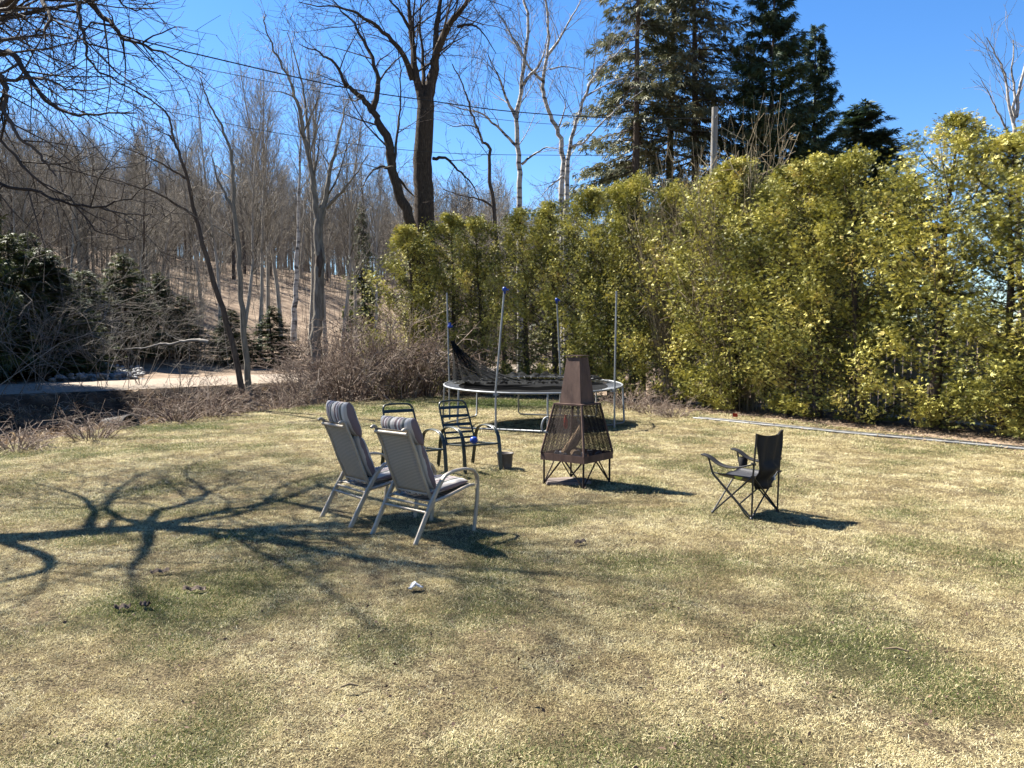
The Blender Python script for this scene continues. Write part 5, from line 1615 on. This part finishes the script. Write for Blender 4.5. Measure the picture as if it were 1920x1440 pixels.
mb = MB(); pts = [rimp(a) for a in np.linspace(0, 2 * math.pi, 73)]
mb.tube(pts, .02, 8, False); mb.build('rim', M['galv'], te)
mb = MB(); rings = []
for rr_ in (.02, .4, .8, 1.2, 1.56):
    rings.append([rimp(a, rr_, -.03 - .05 * (1 - (rr_ / 1.56) ** 2) - .085 * math.sin(a) * (1 - rr_ / TR)) for a in np.linspace(0, 2 * math.pi, 49)])
mb.sheet(rings, .004); mb.build('jumping_mat', M['mat_black'], te)
mb = MB()
for a in np.linspace(0, 2 * math.pi, 73)[:-1]: mb.tube([rimp(a, 1.55, -.03), rimp(a, 1.83, 0)], .008, 4, False)
o_ = mb.build('springs', M['galv'], te); o_['kind'] = 'stuff'
pa = [math.radians(x) for x in (-113, -35, 69, 161)]
tops_px = [(946, 541, 14.3), (1156, 546, 14.9), (1044, 561, 17.7), (838, 549, 16.6)]
for i, a in enumerate(pa):
    t0_ = np.array([*TC, 0])
    top = at(*tops_px[i]) - t0_
    low = rimp(a, TR + .05, -.5); midp = rimp(a, TR + .05, .05)
    mb = MB(); mb.tube([low, midp, midp * .5 + top * .5, top], .019, 8); po = mb.build('net_pole', M['galv'], te)
    if i in (0, 2):
        mb = MB(); lathe(mb, [(.001, .03), (.03, .025), (.038, 0), (.038, -.04), (.026, -.05), (.024, -.1), (.001, -.1)], 12, top); mb.box(top + np.array([.05, 0, -.02]), (.06, .03, .03)); mb.build('pole_cap', M['blue_plastic'], po)
    if i == 3:
        q = at(843, 610, 16.6) - t0_
        mb = MB(); lathe(mb, [(.02, .06), (.034, .05), (.034, .0), (.045, -.01), (.045, -.05), (.02, -.06)], 12, q); mb.box(q + np.array([.04, 0, -.02]), (.06, .035, .04)); mb.build('pole_clamp', M['blue_plastic'], po)
    # U-shaped leg
    a0, a1 = a - .52, a + .52
    mb = MB()
    q0, q1 = rimp(a0), rimp(a1)
    g0 = np.array([q0[0] * 1.02, q0[1] * 1.02, .03]); g1 = np.array([q1[0] * 1.02, q1[1] * 1.02, .03])
    mb.tube([q0, g0 + np.array([0, 0, .05]), g0 * .97 + g1 * .03, g0 * .03 + g1 * .97, g1 + np.array([0, 0, .05]), q1], .02, 8); mb.build('leg', M['galv'], te)
    mb = MB(); mb.tube([np.array([low[0], low[1], .02]), low], .021, 8)
    mb.build('pole_foot', M['galv'], te)
    mb = MB(); mb.box(rimp(a, TR + .02, -.02), (.09, .09, .06), a); mb.build('bracket', M['galv'], te)
# net: a sail hanging from the left pole and a rumpled heap along the back of the mat
ap = at(848, 638, 16.6) - np.array([*TC, 0])
rng_n = np.random.default_rng(95)
base_a = np.concatenate([np.linspace(math.radians(176), math.radians(150), 8), np.linspace(math.radians(150), math.radians(118), 10)[1:]])
G_ = []
for i, a in enumerate(np.linspace(0, 1, 26)):
    ang_ = math.radians(186 - 18 * a)
    rb_ = TR * (1.0 - .92 * a)
    foot = np.array([-TR * .93 + 1.75 * a, .25 + .45 * a - .4 * math.sin(a * 3.1), .84 + .03 * math.sin(a * 9)])
    row = []
    for v in np.linspace(0, 1, 14):
        tp_ = ap + np.array([.05 * math.sin(i * 1.4), .04 * math.cos(i * 1.9), -.05 * a])
        sag = (1 - v) * v * np.array([-.32 * a, .1, -.62 * a ** .7])
        fold = np.array([.02, .05, .0]) * math.sin(i * 2.1 + v * 2) * v
        row.append(foot * v + tp_ * (1 - v) + sag + fold)
    G_.append(row)
mb = MB(); mb.sheet(G_, 0)
mb.build('safety_net', M['net'], te)
G_ = []
for i in range(80):
    a = math.radians(170 - 158 * i / 79)
    row = []
    for j in range(9):
        rr_ = 1.72 - .5 * j / 8 * (1 + .25 * math.sin(i * .5))
        hgt = .045 + .11 * math.sin(j / 8 * math.pi) * (.55 + .45 * math.sin(i * .37) * math.sin(i * .9 + 1)) + .04 * rng_n.random()
        row.append(rimp(a, rr_, -.04 + hgt))
    G_.append(row)
mb = MB(); mb.sheet(G_, 0, False); mb.build('fallen_net', M['net'], te)
G_ = []
for i in range(50):
    x = -1.5 + 2.2 * i / 49
    G_.append([np.array([x, -.5 + .16 * j + .12 * math.sin(i * .35), .80 + .02 + .06 * abs(math.sin(i * .55 + j)) + .03 * rng_n.random()]) for j in range(6)])
mb = MB(); mb.sheet(G_, 0, False); mb.build('fallen_net', M['net'], te)

# ------------------------------------------------------------------ small things on the grass
# pale pipe and black hose along the hedge
hp = [gp(1300, 787), gp(1400, 797), gp(1500, 806), gp(1620, 817), gp(1750, 828), gp(1920, 842), gp(2050, 854)]
def lay(pts, r, dz): return [np.array([q[0], q[1], tz(q[0], q[1]) + r + dz]) for q in crom(pts, 8)]
P_ = lay(hp, .022, .0); mb = MB(); mb.tube([q - P_[0] for q in P_], .022, 10)
for k_ in (16, 34):
    mb.tube([P_[k_] - P_[0], P_[k_] * .6 + P_[k_ + 1] * .4 - P_[0]], .028, 10)
tag(mb.build('drain_pipe', M['pvc'], None, P_[0]), 'long pale pipe lying on the grass along the hedge', 'pipe')
hq = [q + np.array([.14 + .03 * math.sin(i * 2.3), .10 + .04 * math.sin(i * 1.7), 0]) for i, q in enumerate(hp)]
P_ = lay(hq, .018, .01); mb = MB(); mb.tube([q - P_[0] for q in P_], .018, 8)
tag(mb.build('garden_hose', M['hose'], None, P_[0]), 'black hose lying beside the pale pipe along the hedge', 'hose')
# red marker flag
p = gp(1377, 793)
e = empty('marker_flag', (p[0] + .1, p[1] + .5, 0), 0, 'small red marker flag by the hedge foot', 'flag')
mb = MB(); mb.tube([(0, 0, 0), (0, 0, .16)], .003, 5); mb.build('wire_stem', M['galv'], e)
mb = MB(); mb.sheet([[(x, .01 * math.sin(x * 40), .16 - z) for z in (0, .04, .08)] for x in np.linspace(0, .11, 6)], .001); mb.build('flag_cloth', M['red'], e)
# crumpled white paper
p = gp(780, 1110)
mb = MB()
r_ = np.random.default_rng(97)
gr = []
for i in range(7):
    row = []
    for j in range(7):
        u, v = (i - 3) / 3, (j - 3) / 3
        row.append((.042 * u + .007 * r_.normal(), .034 * v + .006 * r_.normal(), .008 + .036 * max(0, 1 - abs(u + .35 * v) * 1.2) + .014 * r_.random()))
    gr.append(row)
mb.sheet(gr, .002, False)
tag(mb.build('crumpled_paper', M['white'], None, (p[0], p[1], tz(p[0], p[1]) + .012)), 'crumpled white paper lying alone on the grass before the nearest chair', 'paper')
# sticks and bark
for px, py, L, az, lab in ((655, 1297, .04, .2, 'short pale stick lying in the foreground grass'),
                           (1680, 1232, .06, -.3, 'thin pale twig in the grass on the right foreground'),):
    p = gp(px, py); mb = MB(); mb.tube([(-L * math.cos(az), -L * math.sin(az), .0), (0, 0, .012), (L * math.cos(az), L * math.sin(az), 0)], [.004, .006, .004], 6)
    tag(mb.build('stick', M['twig_tan'], None, (p[0], p[1], tz(p[0], p[1]) + .035)), lab, 'stick')
BG = 'scraps of bark on the shaded lawn'
for i, (px, py, L, az, lab) in enumerate(((365, 1116, .07, .1, 'longest scrap of brown bark on the lawn beneath the branch shadows'), (230, 1150, .045, .4, 'scrap of bark on the left lawn beside a smaller one'), (272, 1145, .03, -.2, 'smallest scrap of bark on the left lawn'),
                                          (300, 1084, .06, .3, 'dark scrap of bark under the tip of the branch shadow'), (1087, 1026, .05, .5, 'small dark clod on the lawn below the fire pit'))):
    p = gp(px, py); mb = MB()
    mb.sheet([[(x * L, y * .013 * (1 + .3 * math.sin(5 * x + i)), .012 + .018 * (1 - y * y) + .008 * math.sin(6 * x + i)) for y in np.linspace(-1, 1, 5)] for x in np.linspace(-1, 1, 9)], .006)
    o_ = mb.build('bark_scrap', M['bark_brown'], None, (p[0], p[1], tz(p[0], p[1]) + .012)); o_.rotation_euler = (0, 0, az); tag(o_, lab, 'bark', BG)

# scraps of dead leaf and crumbs of soil strewn over the lawn
r_ = np.random.default_rng(98); K = 5200
ly = 2.2 + 20 * r_.random(K) ** 1.7; lx = r_.uniform(-.85, .85, K) * ly
k_ = is_lawn(lx, ly) & (vnoise(lx, ly, 1.1, 91) + .25 * r_.random(K) > .42); lx, ly = lx[k_], ly[k_]; K = len(lx)
pp = np.stack([lx, ly, terrain(lx, ly) + r_.uniform(.012, .03, K)], 1)
dv = np.stack([r_.normal(size=K), r_.normal(size=K), r_.normal(size=K) * .35], 1); dv /= np.linalg.norm(dv, axis=1, keepdims=True)
nn = np.array([0, 0, 1.0]) + r_.normal(size=(K, 3)) * .5; nn /= np.linalg.norm(nn, axis=1, keepdims=True)
Vv, q = leaf_fans(pp, dv, nn, r_.uniform(.012, .042, K), .3, .1, 1, r_)
M['oldleaf'] = leaf_mat('old_leaf', [(0.0, (.05, .03, .022)), (0.6, (.14, .085, .06)), (1.0, (.3, .2, .13))], .1, .8)
tag(link('leaf_scraps', arr_mesh('leaf_scraps', Vv, quads=q, material=M['oldleaf'], attrs={'rnd': np.repeat(r_.random(K), 4)})), kind='stuff')

# grey board fence glimpsed through gaps of the hedge
fpts = [(p_[0] + 1.7, p_[1] + .8) for p_ in HC[2:17]]
e = empty('board_fence', (fpts[0][0], fpts[0][1], 0), 0, 'pale grey board fence glimpsed through gaps in the hedge', 'fence')
brd = None
for (x0, y0), (x1, y1) in zip(fpts[:-1], fpts[1:]):
    L = math.hypot(x1 - x0, y1 - y0); nbd = int(L / .2); az = math.atan2(y1 - y0, x1 - x0)
    for k_ in range(nbd):
        t_ = (k_ + .5) / nbd
        if brd is None:
            mb = MB(); mb.box((0, 0, .9), (.18, .022, 1.7)); ob = mb.build('board', M['siding'], e); brd = ob.data
        else: ob = link('board', brd, e)
        ob.location = (x0 + (x1 - x0) * t_ - fpts[0][0], y0 + (y1 - y0) * t_ - fpts[0][1], 0); ob.rotation_euler = (0, 0, az)

# ------------------------------------------------------------------ grass
def tuft(seed, n, hmin, hmax, spread, lay_, width):
    rng = np.random.default_rng(seed)
    V_, Qd, Tr, R_ = [], [], [], []
    for i in range(n):
        b_ = np.array([rng.normal() * spread, rng.normal() * spread, -.004])
        az = rng.uniform(0, 6.283); L = rng.uniform(hmin, hmax)
        el = np.clip(rng.normal(lay_, .3), .08, 1.45)
        d1 = np.array([math.cos(az) * math.cos(el), math.sin(az) * math.cos(el), math.sin(el)])
        el2 = max(el - rng.uniform(.1, .8), -.1); az2 = az + rng.normal() * .3
        d2 = np.array([math.cos(az2) * math.cos(el2), math.sin(az2) * math.cos(el2), math.sin(el2)])
        s_ = unit(np.cross(d1, [0, 0, 1]) + rng.normal(size=3) * .35) * width * rng.uniform(.7, 1.3) / 2
        m1 = b_ + d1 * L * .5; tp_ = m1 + d2 * L * .5
        m1[2] = max(m1[2], .003); tp_[2] = max(tp_[2], .003)
        o_ = len(V_); V_ += [b_ - s_, b_ + s_, m1 + s_ * .85, m1 - s_ * .85, tp_]
        Qd.append((o_, o_ + 1, o_ + 2, o_ + 3)); Tr.append((o_ + 3, o_ + 2, o_ + 4)); R_ += [rng.random()] * 5
    return arr_mesh('grass_tuft', np.array(V_), quads=np.array(Qd), tris=np.array(Tr), material=M['blade'], attrs={'rnd': R_})


tcol = bpy.data.collections.new('grass_tufts')
for i in range(8):
    o_ = bpy.data.objects.new('grass_tuft_%d' % i, tuft(700 + i, 46, .009, .029, .028, .6 if i < 5 else 1.0, .0023))
    tcol.objects.link(o_)


def lawn_points(seed):
    rng = np.random.default_rng(seed)
    P, SC = [], []
    for y0, y1, dens, sc in ((1.2, 3.6, 1050, .95), (3.6, 5.5, 850, 1.0), (5.5, 8, 480, 1.25), (8, 12, 240, 1.6), (12, 18, 120, 2.1), (18, 25.2, 60, 2.7)):
        x0, x1 = max(-11.5, -.80 * y1 - .8), min(11.5, .80 * y1 + .8)
        n_ = int((x1 - x0) * (y1 - y0) * dens)
        x = rng.uniform(x0, x1, n_); y = rng.uniform(y0, y1, n_)
        k = is_lawn(x, y)
        bare = vnoise(x, y, .9, 51) * .22 + vnoise(x, y, .3, 52) * .36 + vnoise(x, y, .11, 53) * .42
        k &= rng.random(n_) < np.clip((bare - .2) * 3.4, .36, 1)
        P.append(np.stack([x[k], y[k]], 1)); SC.append(np.full(k.sum(), sc) * rng.uniform(.7, 1.25, k.sum()))
    P = np.concatenate(P); SC = np.concatenate(SC)
    return P, SC, rng


P2, SC, rng = lawn_points(1)
gz = terrain(P2[:, 0], P2[:, 1]); gr = greenness(P2[:, 0], P2[:, 1])
tone = np.clip(.6 + .3 * (vnoise(P2[:, 0], P2[:, 1], .8, 61) - .5) + .9 * (vnoise(P2[:, 0], P2[:, 1], .25, 62) - .5) + .25 * rng.normal(size=len(P2)), 0, 1)
kind_i = np.where(rng.random(len(P2)) < gr * .9, rng.integers(5, 8, len(P2)), rng.integers(0, 5, len(P2)))
scatter('grass', np.stack([P2[:, 0], P2[:, 1], gz], 1), np.stack([rng.normal(size=len(P2)) * .1, rng.normal(size=len(P2)) * .1, rng.uniform(0, 6.283, len(P2))], 1), SC, kind_i, tcol, {'green': gr, 'tone': tone})
